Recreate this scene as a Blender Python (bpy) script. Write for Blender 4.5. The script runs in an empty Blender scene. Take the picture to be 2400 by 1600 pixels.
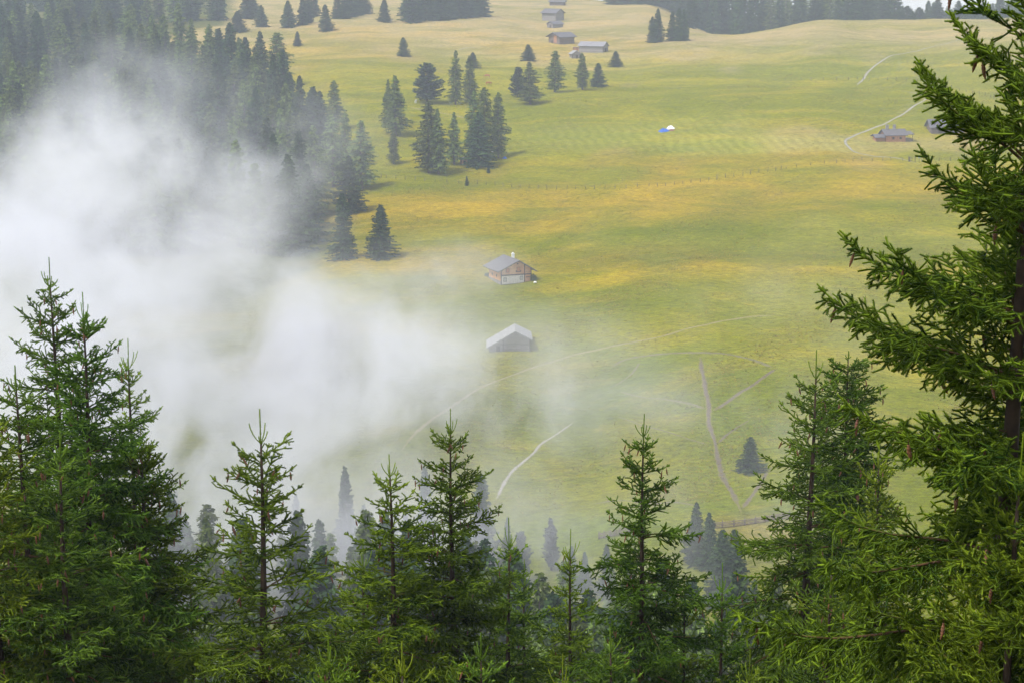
import bpy, math, random
import numpy as np
from mathutils import Vector, Matrix, noise as mnoise
from mathutils.bvhtree import BVHTree

R = math.radians
scn = bpy.context.scene
COL = scn.collection

# ------------------------------------------------------------------ camera
CAMZ = 100.0
PITCH = R(11.0)
F = 4673.0
cam = bpy.data.cameras.new("camera")
cam.lens = 70.1; cam.sensor_width = 36.0
cam.clip_start = 0.1; cam.clip_end = 9000
camo = bpy.data.objects.new("camera", cam)
camo.location = (0, 0, CAMZ); camo.rotation_euler = (math.pi/2 - PITCH, 0, 0)
COL.objects.link(camo); scn.camera = camo
cP, sP = math.cos(PITCH), math.sin(PITCH)

def ray(px, py):
    x = (px-1200)/F; y = (800-py)/F
    return Vector((x, cP+y*sP, -sP+y*cP))

def at(px, py, Y):
    d = ray(px, py)
    return Vector((0, 0, CAMZ)) + d*(Y/d.y)

# ------------------------------------------------------------------ object helpers
def tag(o, label=None, cat=None, group=None, kind=None):
    if label: o["label"] = label
    if cat: o["category"] = cat
    if group: o["group"] = group
    if kind: o["kind"] = kind
    return o

def empty(name, loc=(0, 0, 0), rz=0.0, label=None, cat=None, group=None):
    o = bpy.data.objects.new(name, None); COL.objects.link(o)
    o.location = loc; o.rotation_euler = (0, 0, rz); o.empty_display_size = .3
    return tag(o, label, cat, group)

def link(name, me, mat=None, parent=None):
    o = bpy.data.objects.new(name, me); COL.objects.link(o)
    if mat is not None:
        me.materials.clear(); me.materials.append(mat)
    if parent is not None: o.parent = parent
    return o

def np_mesh(name, V, Fc, smooth=False, tone=None):
    """V (n,3); Fc list of (m,k) int arrays or a single one"""
    if not isinstance(Fc, list): Fc = [Fc]
    Fc = [f for f in Fc if len(f)]
    me = bpy.data.meshes.new(name)
    loops = np.concatenate([f.ravel() for f in Fc]).astype(np.int32)
    counts = np.concatenate([np.full(len(f), f.shape[1]) for f in Fc])
    starts = np.concatenate(([0], np.cumsum(counts)[:-1])).astype(np.int32)
    me.vertices.add(len(V)); me.vertices.foreach_set("co", np.asarray(V, np.float32).ravel())
    me.loops.add(len(loops)); me.loops.foreach_set("vertex_index", loops)
    me.polygons.add(len(counts)); me.polygons.foreach_set("loop_start", starts)
    if smooth: me.polygons.foreach_set("use_smooth", np.ones(len(counts), bool))
    me.update(calc_edges=True)
    if tone is not None:
        a = me.attributes.new("tone", 'FLOAT', 'FACE')
        a.data.foreach_set("value", np.asarray(tone, np.float32))
    return me

class MB:
    def __init__(s): s.v = []; s.f = []
    def add(s, vs, fs):
        o = len(s.v); s.v += [tuple(v) for v in vs]; s.f += [tuple(i+o for i in f) for f in fs]
        return s
    def box(s, x0, y0, z0, x1, y1, z1):
        return s.add([(x0,y0,z0),(x1,y0,z0),(x1,y1,z0),(x0,y1,z0),(x0,y0,z1),(x1,y0,z1),(x1,y1,z1),(x0,y1,z1)],
                     [(0,3,2,1),(4,5,6,7),(0,1,5,4),(1,2,6,5),(2,3,7,6),(3,0,4,7)])
    def tube(s, pts, rs, n=6, cap=True):
        pts = [Vector(p) for p in pts]; o = len(s.v)
        for i, p in enumerate(pts):
            d = (pts[min(i+1, len(pts)-1)] - pts[max(i-1, 0)]).normalized()
            a = d.orthogonal().normalized() if abs(d.z) < .9 else Vector((1, 0, 0)).cross(d).normalized()
            b = d.cross(a)
            for k in range(n):
                t = 2*math.pi*k/n
                s.v.append(tuple(p + (a*math.cos(t)+b*math.sin(t))*rs[i]))
        for i in range(len(pts)-1):
            for k in range(n):
                k2 = (k+1) % n
                s.f.append((o+i*n+k, o+i*n+k2, o+(i+1)*n+k2, o+(i+1)*n+k))
        if cap:
            s.f.append(tuple(o+k for k in range(n))[::-1])
            s.f.append(tuple(o+(len(pts)-1)*n+k for k in range(n)))
        return s
    def mesh(s, name, smooth=False):
        me = bpy.data.meshes.new(name); me.from_pydata(s.v, [], s.f)
        if smooth: me.polygons.foreach_set("use_smooth", [True]*len(me.polygons))
        me.update(); return me
    def build(s, name, mat, parent=None, smooth=False):
        return link(name, s.mesh(name, smooth), mat, parent)

def copy_tree(root, loc, rz=0., sc=(1, 1, 1), tilt=(0, 0), label=None, cat=None, group=None, keep=None):
    r = root.copy(); COL.objects.link(r)
    r.location = loc; r.rotation_euler = (tilt[0], tilt[1], rz); r.scale = sc
    for ch in list(root.children):
        if keep and not keep(ch): continue
        c = ch.copy(); COL.objects.link(c); c.parent = r
        for g in ch.children:
            d = g.copy(); COL.objects.link(d); d.parent = c
    tag(r, label, cat, group)
    return r

# ------------------------------------------------------------------ materials
class NT:
    def __init__(s, mat): s.t = mat.node_tree; s.n = s.t.nodes; s.l = s.t.links
    def new(s, typ, **kw):
        n = s.n.new(typ)
        for k, v in kw.items(): setattr(n, k, v)
        return n
    def put(s, node, sock, val):
        if isinstance(val, bpy.types.NodeSocket): s.l.new(val, node.inputs[sock])
        else: node.inputs[sock].default_value = val
    def math(s, op, a, b=None, c=None, clamp=False):
        n = s.new('ShaderNodeMath', operation=op); n.use_clamp = clamp
        s.put(n, 0, a)
        if b is not None: s.put(n, 1, b)
        if c is not None: s.put(n, 2, c)
        return n.outputs[0]
    def vmath(s, op, a, b=None):
        n = s.new('ShaderNodeVectorMath', operation=op)
        s.put(n, 0, a)
        if b is not None: s.put(n, 1, b)
        return n.outputs[1] if op == 'LENGTH' else n.outputs[0]
    def noise(s, vec, scale, detail=4, rough=.5, dist=0.):
        n = s.new('ShaderNodeTexNoise')
        s.put(n, 'Vector', vec); n.inputs['Scale'].default_value = scale
        n.inputs['Detail'].default_value = detail; n.inputs['Roughness'].default_value = rough
        n.inputs['Distortion'].default_value = dist
        return n.outputs['Fac']
    def rng(s, v, a, b, c=0., d=1., smooth=False):
        n = s.new('ShaderNodeMapRange'); n.interpolation_type = 'SMOOTHSTEP' if smooth else 'LINEAR'
        s.put(n, 0, v)
        for i, q in enumerate((a, b, c, d)): s.put(n, i+1, q)
        return n.outputs[0]
    def mix(s, f, a, b, mode='MIX'):
        n = s.new('ShaderNodeMix', data_type='RGBA', blend_type=mode)
        s.put(n, 0, f)
        s.put(n, 6, a if isinstance(a, bpy.types.NodeSocket) else (*a, 1))
        s.put(n, 7, b if isinstance(b, bpy.types.NodeSocket) else (*b, 1))
        return n.outputs[2]
    def attr(s, name):
        return s.new('ShaderNodeAttribute', attribute_name=name)

def new_mat(name):
    m = bpy.data.materials.new(name); m.use_nodes = True
    t = NT(m); b = t.n['Principled BSDF']
    return m, t, b

def foliage(name, dark, light, rough=.75, rnd=.35, trans=0.0, tint=False):
    m, t, b = new_mat(name)
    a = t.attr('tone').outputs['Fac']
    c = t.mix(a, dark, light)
    oi = t.new('ShaderNodeObjectInfo')
    hs = t.new('ShaderNodeHueSaturation')
    t.put(hs, 'Color', c)
    t.put(hs, 'Value', t.rng(oi.outputs['Random'], 0, 1, 1-rnd, 1+rnd))
    t.put(hs, 'Hue', t.rng(oi.outputs['Random'], 0, 1, .485, .51))
    if tint: t.put(hs, 'Color', t.mix(1.0, c, oi.outputs['Color'], 'MULTIPLY'))
    t.put(b, 'Base Color', hs.outputs[0])
    b.inputs['Roughness'].default_value = rough
    b.inputs['Specular IOR Level'].default_value = .06
    if trans:
        tr = t.new('ShaderNodeBsdfTranslucent'); t.put(tr, 'Color', hs.outputs[0])
        mx = t.new('ShaderNodeMixShader'); mx.inputs[0].default_value = trans
        t.l.new(b.outputs[0], mx.inputs[1]); t.l.new(tr.outputs[0], mx.inputs[2])
        t.l.new(mx.outputs[0], t.n['Material Output'].inputs['Surface'])
    return m

def simple(name, col, rough=.8, var=.3, scale=3., spec=.3):
    m, t, b = new_mat(name)
    tc = t.new('ShaderNodeTexCoord').outputs['Object']
    n = t.noise(tc, scale, 5, .6)
    f = t.rng(n, .3, .7)
    t.put(b, 'Base Color', t.mix(f, tuple(c*(1-var) for c in col), tuple(min(1, c*(1+var)) for c in col)))
    b.inputs['Roughness'].default_value = rough; b.inputs['Specular IOR Level'].default_value = spec
    return m

def planks(name, c1, c2, axis, period=.22, groove=.35, rough=.85, stain=None):
    """boards along one object axis, weathered in long streaks"""
    m, t, b = new_mat(name)
    tc = t.new('ShaderNodeTexCoord').outputs['Object']
    sp = t.new('ShaderNodeSeparateXYZ'); t.put(sp, 0, tc)
    if axis == 'Z': v = sp.outputs[2]
    else: v = t.math('ADD', sp.outputs[0], sp.outputs[1])
    ph = t.math('DIVIDE', v, period)
    fr = t.math('FRACT', ph)
    g = t.math('LESS_THAN', fr, .2)
    idx = t.math('FLOOR', ph)
    wn = t.new('ShaderNodeTexWhiteNoise', noise_dimensions='1D'); t.put(wn, 'W', idx)
    st = t.new('ShaderNodeMapping')
    t.put(st, 'Vector', tc); st.inputs['Scale'].default_value = (.6, .6, 6) if axis == 'Z' else (5, 5, .5)
    n = t.noise(st.outputs[0], 1.5, 5, .65)
    f = t.math('ADD', t.math('MULTIPLY', wn.outputs[0], .45), t.rng(n, .3, .7, 0, .6), clamp=True)
    c = t.mix(f, c1, c2)
    if stain:
        n2 = t.noise(tc, .35, 3, .6)
        c = t.mix(t.rng(n2, .42, .62), c, stain)
    c = t.mix(t.math('MULTIPLY', g, groove), c, tuple(x*.25 for x in c1))
    t.put(b, 'Base Color', c); b.inputs['Roughness'].default_value = rough
    b.inputs['Specular IOR Level'].default_value = .2
    return m

# ------------------------------------------------------------------ terrain
ROWS = [1600, 1225, 1000, 800, 650, 430, 300, 200, 100, 45, 5]
BASE = [252, 300, 345, 395, 444, 560, 640, 720, 850, 950, 1150]
def colprof(Ys, tail):
    pts = []
    for py, Y in zip(ROWS, Ys):
        pts.append((Y, at(1200, py, Y).z))
    near = [(-400, 130), (-60, 110), (-8, 99.2), (1.0, 98.3), (6, 95.5), (14, 90), (30, 79), (60, 60), (120, 32), (180, 13), (220, 6)]
    return near + [p for p in pts if p[0] > 225] + tail
zc = lambda py, Y: at(1200, py, Y).z
T0 = [(1300, 72), (1700, 40), (2300, -60), (3200, -200), (5000, -230)]
COLS = [
    (-1400, colprof([255, 310, 360, 420, 480, 600, 690, 780, 900, 1000, 1180], [(1300, 100), (1700, 80), (2300, -60), (3200, -200), (5000, -230)])),
    (0,    colprof([255, 305, 350, 405, 465, 585, 670, 750, 880, 980, 1150], [(1300, 88), (1700, 60), (2300, -60), (3200, -200), (5000, -230)])),
    (600,  colprof([252, 300, 348, 400, 455, 570, 650, 735, 860, 960, 1130], T0)),
    (1000, colprof(BASE, T0)),
    (1350, colprof([252, 300, 345, 395, 444, 560, 640, 720, 850, 960, 1120], T0)),
    (1500, colprof([250, 298, 342, 392, 440, 555, 640, 722, 850, 960, 1090], [(1200, 72), (1700, 40), (2300, -60), (3200, -200), (5000, -230)])),
    (1720, colprof([248, 296, 340, 390, 440, 552, 632, 725, 840, 880, 3000], [])),
    (1950, colprof([246, 294, 338, 388, 438, 548, 625, 715, 815, 900, 3000], [])),
    (2400, colprof([246, 294, 338, 388, 438, 548, 625, 700, 800, 900, 3000], [])),
    (3800, colprof([246, 294, 338, 388, 438, 548, 625, 700, 800, 900, 3000], [])),
]
def fix(p, crest_y, crest_py, drop):
    q = [a for a in p if a[0] < crest_y-15]
    zz = zc(crest_py, crest_y)
    return q + [(crest_y, zz), (crest_y+40, zz-1.2), (crest_y+130, zz-drop), (crest_y+250, zz-drop-4), (1500, 50), (2300, -60), (3200, -200), (5000, -230)]
COLS[6] = (1720, fix(COLS[6][1], 880, 84, 9))
COLS[7] = (1950, fix(COLS[7][1], 905, 44, 9))
COLS[8] = (2400, fix(COLS[8][1], 905, 48, 9))
COLS[9] = (3800, fix(COLS[9][1], 905, 60, 9))
YT = np.concatenate([np.arange(-400, 0, 10.), np.arange(0, 300, 2.), np.arange(300, 1400, 4.), np.arange(1400, 5001, 25.)])
TAB = []
for px, prof in COLS:
    a = np.interp(YT, [p[0] for p in prof], [p[1] for p in prof])
    TAB.append(a)
TAB = np.array(TAB)
# smooth along Y beyond the near slope
yy = np.arange(-400, 5001, 1.)
for i in range(len(TAB)):
    fine = np.interp(yy, YT, TAB[i])
    k = np.hanning(61); k /= k.sum()
    sm = np.convolve(np.pad(fine, 30, mode='edge'), k, 'valid')
    w = np.clip((yy-60)/100, 0, 1)
    TAB[i] = np.interp(YT, yy, fine*(1-w)+sm*w)
CU = np.array([(c[0]-1200)/F for c in COLS])

def sines(X, Y):
    X = np.asarray(X, float); Y = np.asarray(Y, float)
    z = .9*np.sin(X/37+Y/61+1)*np.sin(Y/47-X/90+.4) + .5*np.sin(X/17-Y/23+2)*np.sin(X/29+Y/19)
    z += .22*np.sin(X/7.1+Y/11.3)*np.sin(Y/8.3-X/13.1+1.1) + .10*np.sin(X/3.3+1.3*np.sin(Y/9))*np.sin(Y/3.9+X/8)
    return z

def height(X, Y):
    X = np.asarray(X, float); Y = np.asarray(Y, float)
    u = np.clip(X/np.maximum(Y, 120), CU[0]+1e-6, CU[-1]-1e-6)
    j = np.clip(np.searchsorted(CU, u)-1, 0, len(CU)-2)
    t = (u-CU[j])/(CU[j+1]-CU[j]); t = t*t*(3-2*t)
    fy = np.interp(Y, YT, np.arange(len(YT)))
    i0 = np.clip(fy.astype(int), 0, len(YT)-2); ft = fy-i0
    def look(jj): return TAB[jj, i0]*(1-ft)+TAB[jj, i0+1]*ft
    z = look(j)*(1-t)+look(j+1)*t
    amp = np.clip((Y-240)/120, 0, 1)*np.clip((1700-Y)/400, .2, 1)
    z = z + sines(X, Y)*amp*1.45
    # low swells on the upper meadow, whose brows hide stretches of the trail
    def bump(cx, cy, rx, ry, h): return h*np.exp(-((X-cx)/rx)**2-((Y-cy)/ry)**2)
    z = z + bump(95, 668, 60, 26, 2.6) + bump(62, 452, 34, 13, 1.3) + bump(-40, 760, 70, 30, 1.5)
    z = z + np.where(Y < 240, .35*np.sin(X/3.7)*np.sin(Y/4.9+1), 0)
    return z

ys = np.concatenate([np.arange(-60, 0, 6.), np.arange(0, 240, 3.), np.arange(240, 420, 1.6), np.arange(420, 1000, 2.6),
                     np.arange(1000, 1300, 8.), np.arange(1300, 3301, 50.)])
ss = np.concatenate([np.linspace(-.95, -.30, 40)[:-1], np.linspace(-.30, .30, 330), np.linspace(.30, .95, 40)[1:]])
Wd = np.sqrt(ys**2+70**2)
GX = ss[None, :]*Wd[:, None]; GY = np.repeat(ys[:, None], len(ss), 1)
GZ = height(GX, GY)
V = np.stack([GX, GY, GZ], -1).reshape(-1, 3)
nr, nc = len(ys), len(ss)
idx = np.arange(nr*nc).reshape(nr, nc)
Q = np.stack([idx[:-1, :-1], idx[:-1, 1:], idx[1:, 1:], idx[1:, :-1]], -1).reshape(-1, 4)
ground_me = np_mesh("meadow_ground", V, Q, smooth=True)
BV = BVHTree.FromPolygons([Vector(v) for v in V.tolist()], Q.tolist())

def hit(px, py):
    d = ray(px, py).normalized()
    o = Vector((0, 0, CAMZ)) + d*150
    p = BV.ray_cast(o, d, 4000)
    return p[0] if p[0] is not None else at(px, py, 1000)
def down(x, y):
    p = BV.ray_cast(Vector((x, y, 400)), Vector((0, 0, -1)), 1000)
    return p[0].z if p[0] is not None else float(height(x, y))

# --- grass tones laid over the land, some terrace shading and haze painted in
GREEN = np.array((.155, .175, .012)); LIME = np.array((.26, .245, .018)); GOLD = np.array((.43, .285, .042))
TAN = np.array((.45, .34, .19)); OLIVE = np.array((.12, .125, .016)); SOFT = np.array((.30, .28, .055)); FRESH = np.array((.115, .18, .022))
colr = np.tile(LIME, (len(V), 1))
X, Y = V[:, 0], V[:, 1]
def blend(mask, c):
    global colr
    m = mask[:, None]; colr = colr*(1-m)+c*m
def ell(px, py, rx, ry, c, a=1., soft=1.0, rot=0.):
    p = hit(px, py); dx = X-p.x; dy = Y-p.y
    cx, sx = math.cos(rot), math.sin(rot); ex, ey = dx*cx+dy*sx, -dx*sx+dy*cx
    wob = 1+.30*np.sin(X/9+Y/23)+.22*np.sin(X/4.3-Y/13)+.15*np.sin(X/21+Y/7)
    r = np.sqrt((ex/rx)**2+(ey/ry)**2)*wob
    blend(a/(1+np.exp((r-1)*5/soft)), c)
def sstep(v, a, b): t = np.clip((v-a)/(b-a), 0, 1); return t*t*(3-2*t)
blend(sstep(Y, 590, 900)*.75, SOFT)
blend(sstep(Y, 720, 900)*.8, TAN)  # tan grass, blended stronger with distance to paint in far haze
blend((1-sstep(Y, 330, 400))*.85, GREEN)
blend((1-sstep(Y, 200, 240)), np.array((.05, .06, .02)))
for a in [(1300, 500, 80, 34, GOLD, .6), (1700, 480, 60, 24, GOLD, .5), (1050, 470, 34, 20, GOLD, .55), (1500, 480, 40, 14, GOLD, .6), (1300, 570, 75, 12, GREEN, .75),
          (1750, 560, 60, 18, GREEN, .6), (1650, 530, 40, 12, GREEN, .45), (1120, 615, 40, 8, GOLD, .7), (1400, 620, 34, 10, GOLD, .65),
          (1000, 590, 20, 10, GOLD, .6), (1700, 640, 60, 8, GOLD, .5), (1500, 700, 50, 14, GREEN, .65), (1250, 720, 50, 14, GREEN, .6),
          (1130, 670, 26, 7, GREEN, .85), (1450, 330, 60, 40, LIME, .6), (1300, 400, 50, 12, GREEN, .35), (1700, 250, 70, 30, GREEN, .35),
          (2000, 260, 40, 30, GREEN, .3), (1950, 160, 40, 25, FRESH, .3), (1800, 380, 40, 20, GOLD, .45), (2100, 440, 60, 22, GOLD, .45),
          (2050, 340, 40, 14, TAN, .5), (1900, 480, 60, 12, GREEN, .5), (2050, 570, 50, 14, SOFT, .6), (2000, 700, 30, 20, SOFT, .8),
          (1700, 90, 60, 40, TAN, .6), (2100, 90, 60, 30, TAN, .55), (1400, 60, 50, 60, TAN, .5), (1000, 110, 50, 40, TAN, .35),
          (750, 110, 40, 60, GOLD, .45), (1150, 330, 30, 30, GREEN, .3), (950, 440, 26, 10, GREEN, .6), (900, 230, 20, 40, GREEN, .35),
          (1590, 880, 26, 22, FRESH, .9), (1570, 1000, 28, 18, FRESH, .85), (1730, 1080, 16, 14, FRESH, .8), (1500, 1230, 22, 8, FRESH, .6), (1750, 950, 20, 20, GREEN, .6), (1700, 900, 10, 6, LIME, .4), (1620, 600, 60, 9, OLIVE, .55), (1600, 380, 60, 8, GOLD, .4),
          (1300, 960, 40, 20, OLIVE, .45), (1200, 880, 30, 10, GREEN, .5), (1350, 1080, 30, 12, LIME, .45), (1400, 1160, 30, 8, LIME, .55),
          (1850, 820, 24, 12, LIME, .5), (2000, 850, 30, 20, SOFT, .5), (1750, 1280, 12, 8, np.array((.20, .17, .10)), .6),
          (1100, 5, 70, 60, TAN, .6), (1500, 110, 70, 26, TAN, .65), (1300, 115, 30, 20, GOLD, .5), (1260, 270, 60, 20, GREEN, .25),
          (1950, 100, 50, 14, FRESH, .25), (2250, 60, 60, 14, LIME, .4), (600, 80, 40, 60, TAN, .4), (1850, 205, 70, 6, GREEN, .5)]:
    ell(a[0], a[1], a[2]*1.0, a[3]*1.0, a[4], a[5])  # grass patches; narrow cross-slope bands also stand in for terrace shading
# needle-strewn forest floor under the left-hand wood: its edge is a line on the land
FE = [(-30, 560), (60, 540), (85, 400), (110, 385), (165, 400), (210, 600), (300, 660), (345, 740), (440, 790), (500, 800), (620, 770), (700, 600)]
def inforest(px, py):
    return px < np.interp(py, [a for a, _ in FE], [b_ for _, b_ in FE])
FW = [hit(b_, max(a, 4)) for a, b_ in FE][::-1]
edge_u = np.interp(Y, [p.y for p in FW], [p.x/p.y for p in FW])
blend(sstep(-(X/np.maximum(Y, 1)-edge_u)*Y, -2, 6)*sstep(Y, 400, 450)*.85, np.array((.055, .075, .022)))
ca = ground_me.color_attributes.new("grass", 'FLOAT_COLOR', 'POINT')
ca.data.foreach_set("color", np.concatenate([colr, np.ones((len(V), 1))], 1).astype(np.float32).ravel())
# mown swaths
c0 = hit(1480, 318); c1 = hit(1800, 345)
m1 = np.exp(-(((X-c0.x)/42)**4+((Y-c0.y)/24)**4)); m2 = np.exp(-(((X-c1.x)/30)**4+((Y-c1.y)/12)**4))
mo = ground_me.attributes.new("mown", 'FLOAT', 'POINT'); mo.data.foreach_set("value", np.clip(m1*.8+m2, 0, 1).astype(np.float32))

m, t, b = new_mat("meadow_grass")
geo = t.new('ShaderNodeNewGeometry').outputs['Position']
mp = t.new('ShaderNodeMapping'); t.put(mp, 'Vector', geo); mp.inputs['Scale'].default_value = (.5, 1, 1)
g = t.attr('grass').outputs['Color']
n1 = t.noise(mp.outputs[0], .035, 6, .62, 1.2)
n2 = t.noise(mp.outputs[0], .22, 6, .68, .8)
n3 = t.noise(mp.outputs[0], 1.3, 5, .7)
c = t.mix(t.rng(n1, .42, .62, 0, .55), g, (.13, .155, .010))
c = t.mix(t.rng(n1, .48, .30, 0, .40), c, (.42, .30, .045))
c = t.mix(t.rng(n2, .54, .74, 0, .55), c, (.10, .12, .012))
c = t.mix(t.rng(n2, .44, .26, 0, .30), c, (.48, .35, .07))
hs = t.new('ShaderNodeHueSaturation'); t.put(hs, 'Color', c); hs.inputs['Saturation'].default_value = 1.08
n4 = t.noise(geo, 3.6, 3, .7)
t.put(hs, 'Value', t.math('MULTIPLY', t.rng(n3, .25, .75, .48, 1.45), t.rng(n4, .2, .8, .52, 1.36)))
# swaths left by the mower
sp = t.new('ShaderNodeSeparateXYZ'); t.put(sp, 0, geo)
wv = t.math('SINE', t.math('MULTIPLY', t.math('ADD', t.math('ADD', sp.outputs[0], t.math('MULTIPLY', sp.outputs[1], .12)),
        t.math('MULTIPLY', n1, 9.)), 1.85))
mw = t.attr('mown').outputs['Fac']
cm = t.mix(t.rng(wv, -1, 1, 0, 1), (.20, .24, .040), (.37, .38, .085))
c = t.mix(t.math('MULTIPLY', mw, .34), hs.outputs[0], cm)
t.put(b, 'Base Color', c)
b.inputs['Roughness'].default_value = 1.; b.inputs['Specular IOR Level'].default_value = .02
bp = t.new('ShaderNodeBump'); bp.inputs['Strength'].default_value = .8; bp.inputs['Distance'].default_value = .8
t.put(bp, 'Height', t.math('ADD', t.math('MULTIPLY', n2, 1.6), t.math('MULTIPLY', n3, .4))); t.put(b, 'Normal', bp.outputs[0])
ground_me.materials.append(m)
go = link("meadow_ground", ground_me); tag(go, kind="structure", label="rolling alpine meadow ground with golden and green grass")

# ------------------------------------------------------------------ trails and gully strips
def resample(pts, step):
    pts = [Vector(p) for p in pts]; out = []
    # Catmull-Rom
    for i in range(len(pts)-1):
        p0 = pts[max(i-1, 0)]; p1 = pts[i]; p2 = pts[i+1]; p3 = pts[min(i+2, len(pts)-1)]
        n = max(2, int((p2-p1).length/step))
        for k in range(n):
            t = k/n
            out.append(.5*((2*p1)+(p2-p0)*t+(2*p0-5*p1+4*p2-p3)*t*t+(3*p1-p0-3*p2+p3)*t**3))
    out.append(pts[-1]); return out
def strip(name, pxs, w0, w1, mat, label, seed=0, step=.8, lift=.05, wob=.35):
    rg = random.Random(seed)
    P = resample([hit(*p).to_2d() for p in pxs], step)
    n = len(P); W = 7; vs = []; fs = []
    off = 0
    for i, p in enumerate(P):
        d = (P[min(i+1, n-1)]-P[max(i-1, 0)])
        if d.length < 1e-6: d = Vector((1, 0))
        d.normalize(); s = Vector((d.y, -d.x))
        f = i/(n-1)
        tap = min(1, f*12, (1-f)*12)
        w = (w0*(1-f)+w1*f)*(1+wob*mnoise.noise(Vector((i*.11, seed*7.1, 0)))+wob*.8*mnoise.noise(Vector((i*.45, seed*3.1, 5))))*(.15+.85*tap)
        off = .55*w0*mnoise.noise(Vector((i*.05, seed, 2)))
        for k in range(W):
            q = p + s*(off+(k/(W-1)-.5)*w)
            e = lift if 0 < k < W-1 else lift*.25
            vs.append((q.x, q.y, down(q.x, q.y)+e))
    for i in range(n-1):
        for k in range(W-1):
            a = i*W+k; fs.append((a, a+1, a+W+1, a+W))
    me = bpy.data.meshes.new(name); me.from_pydata(vs, [], fs)
    me.polygons.foreach_set("use_smooth", [True]*len(fs)); me.update()
    ed = me.attributes.new("verge", 'FLOAT', 'POINT')
    ed.data.foreach_set("value", [max(abs(k/(W-1)-.5)*2, 1-min(1, i*8/n, (n-1-i)*8/n)) for i in range(n) for k in range(W)])
    return tag(link(name, me, mat), kind="structure", label=label)

def dirt(name, c1, c2, sc=.6):
    m, t, b = new_mat(name)
    p = t.new('ShaderNodeNewGeometry').outputs['Position']
    n = t.noise(p, sc, 6, .7); n2 = t.noise(p, sc*6, 4, .7)
    f = t.math('ADD', t.math('MULTIPLY', t.rng(n, .3, .7), .6), t.math('MULTIPLY', t.rng(n2, .3, .7), .4))
    e = t.attr('verge').outputs['Fac']; n3 = t.noise(p, 1.7, 5, .75)
    e = t.rng(t.math('ADD', e, t.math('MULTIPLY', t.math('SUBTRACT', n3, .5), 2.6)), .35, 1.1)
    t.put(b, 'Base Color', t.mix(e, t.mix(f, c1, c2), (.19, .19, .025))); b.inputs['Roughness'].default_value = 1.
    b.inputs['Specular IOR Level'].default_value = .02
    return m
M_trail = dirt("dry_dirt", (.21, .175, .085), (.36, .30, .18), .5)
M_gravel = dirt("pale_gravel", (.21, .19, .165), (.40, .375, .34), .8)
M_stone = dirt("grey_scree", (.10, .078, .058), (.20, .165, .13), .9)
M_brown = dirt("brown_earth", (.12, .11, .06), (.22, .19, .13), .6)
strip("path", [(940,1056),(975,1015),(1030,970),(1085,933),(1140,902),(1210,875),(1290,850),(1350,832),(1420,815),(1500,798),(1570,783),(1640,765),(1700,752),(1760,742),(1840,739)], .85, .6, M_trail, "narrow trodden path curving up across the lower meadow", 1, .8)
strip("path", [(1163,1170),(1180,1135),(1200,1104),(1222,1085),(1250,1062),(1268,1040),(1300,1020),(1325,1003),(1345,988)], .7, .55, M_gravel, "pale washed-out footpath climbing out of the misty valley", 2, .5)
strip("stream_bed", [(1640,836),(1645,870),(1652,905),(1660,945),(1663,975),(1668,1010),(1676,1050),(1688,1090),(1700,1130),(1722,1170),(1741,1200)], 1.05, .95, M_stone, "grey stony gully running straight down the lower slope", 3, .5, .05, .45)
strip("stream_bed", [(1818,864),(1800,876),(1765,902),(1735,920),(1700,945),(1672,962)], .8, .95, M_stone, "thin gully joining the main gully from the upper right", 4, .5)
strip("stream_bed", [(1455,918),(1500,930),(1560,936),(1610,944),(1655,958)], .7, .85, M_brown, "faint ditch joining the main gully from the left", 5, .5)
strip("stream_bed", [(1755,985),(1730,1000),(1705,1018),(1683,1038)], .45, .62, M_stone, "faint ditch joining the main gully from the right", 6, .5)
strip("stream_bed", [(1798,1105),(1785,1130),(1768,1155),(1745,1180),(1738,1190)], .8, .95, M_stone, "short gully meeting the lower end of the main gully", 7, .5)
strip("stream_bed", [(1445,975),(1500,995),(1560,1010),(1620,1030),(1660,1042)], .3, .4, M_brown, "lowest faint ditch crossing the green slope", 8, .5)
strip("path", [(2300,84),(2250,94),(2180,112),(2120,126),(2080,135),(2050,155),(2030,175),(2020,190),(2008,202)], .4, 1.3, M_gravel, "pale gravel track crossing the brow of the top right hill", 9, 1.)
strip("path", [(2110,214),(2150,221),(2171,229),(2160,240),(2120,265),(2080,288),(2030,308),(1995,322),(1980,332),(1990,347),(2010,359),(2050,367),(2100,371),(2130,378),(2158,387)], .75, 1.15, M_gravel, "winding gravel track above the right-hand hut", 10, 1.)
strip("stream_bed", [(1432,862),(1470,842),(1540,830),(1620,826),(1700,830),(1760,842),(1815,862)], .9, 1.1, M_brown, "dark ditch curving round the top of the green slope", 13, .5)
strip("stream_bed", [(1395,1180),(1450,1172),(1520,1180),(1580,1176),(1640,1186)], .5, .5, M_brown, "faint brown scar across the valley grass", 14, .5)
strip("stream_bed", [(1440,905),(1475,880),(1500,850)], .5, .5, M_brown, "short brown scar left of the main gully", 15, .5)
strip("path", [(1075,118),(1095,113),(1115,112)], .9, .8, M_gravel, "short bare pale patch of track on the far meadow", 11, 1.)
strip("path", [(960,252),(1010,262),(1060,270),(1090,278)], .9, .8, M_trail, "bare earth track between the larches on the meadow", 12, 1.)

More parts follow.
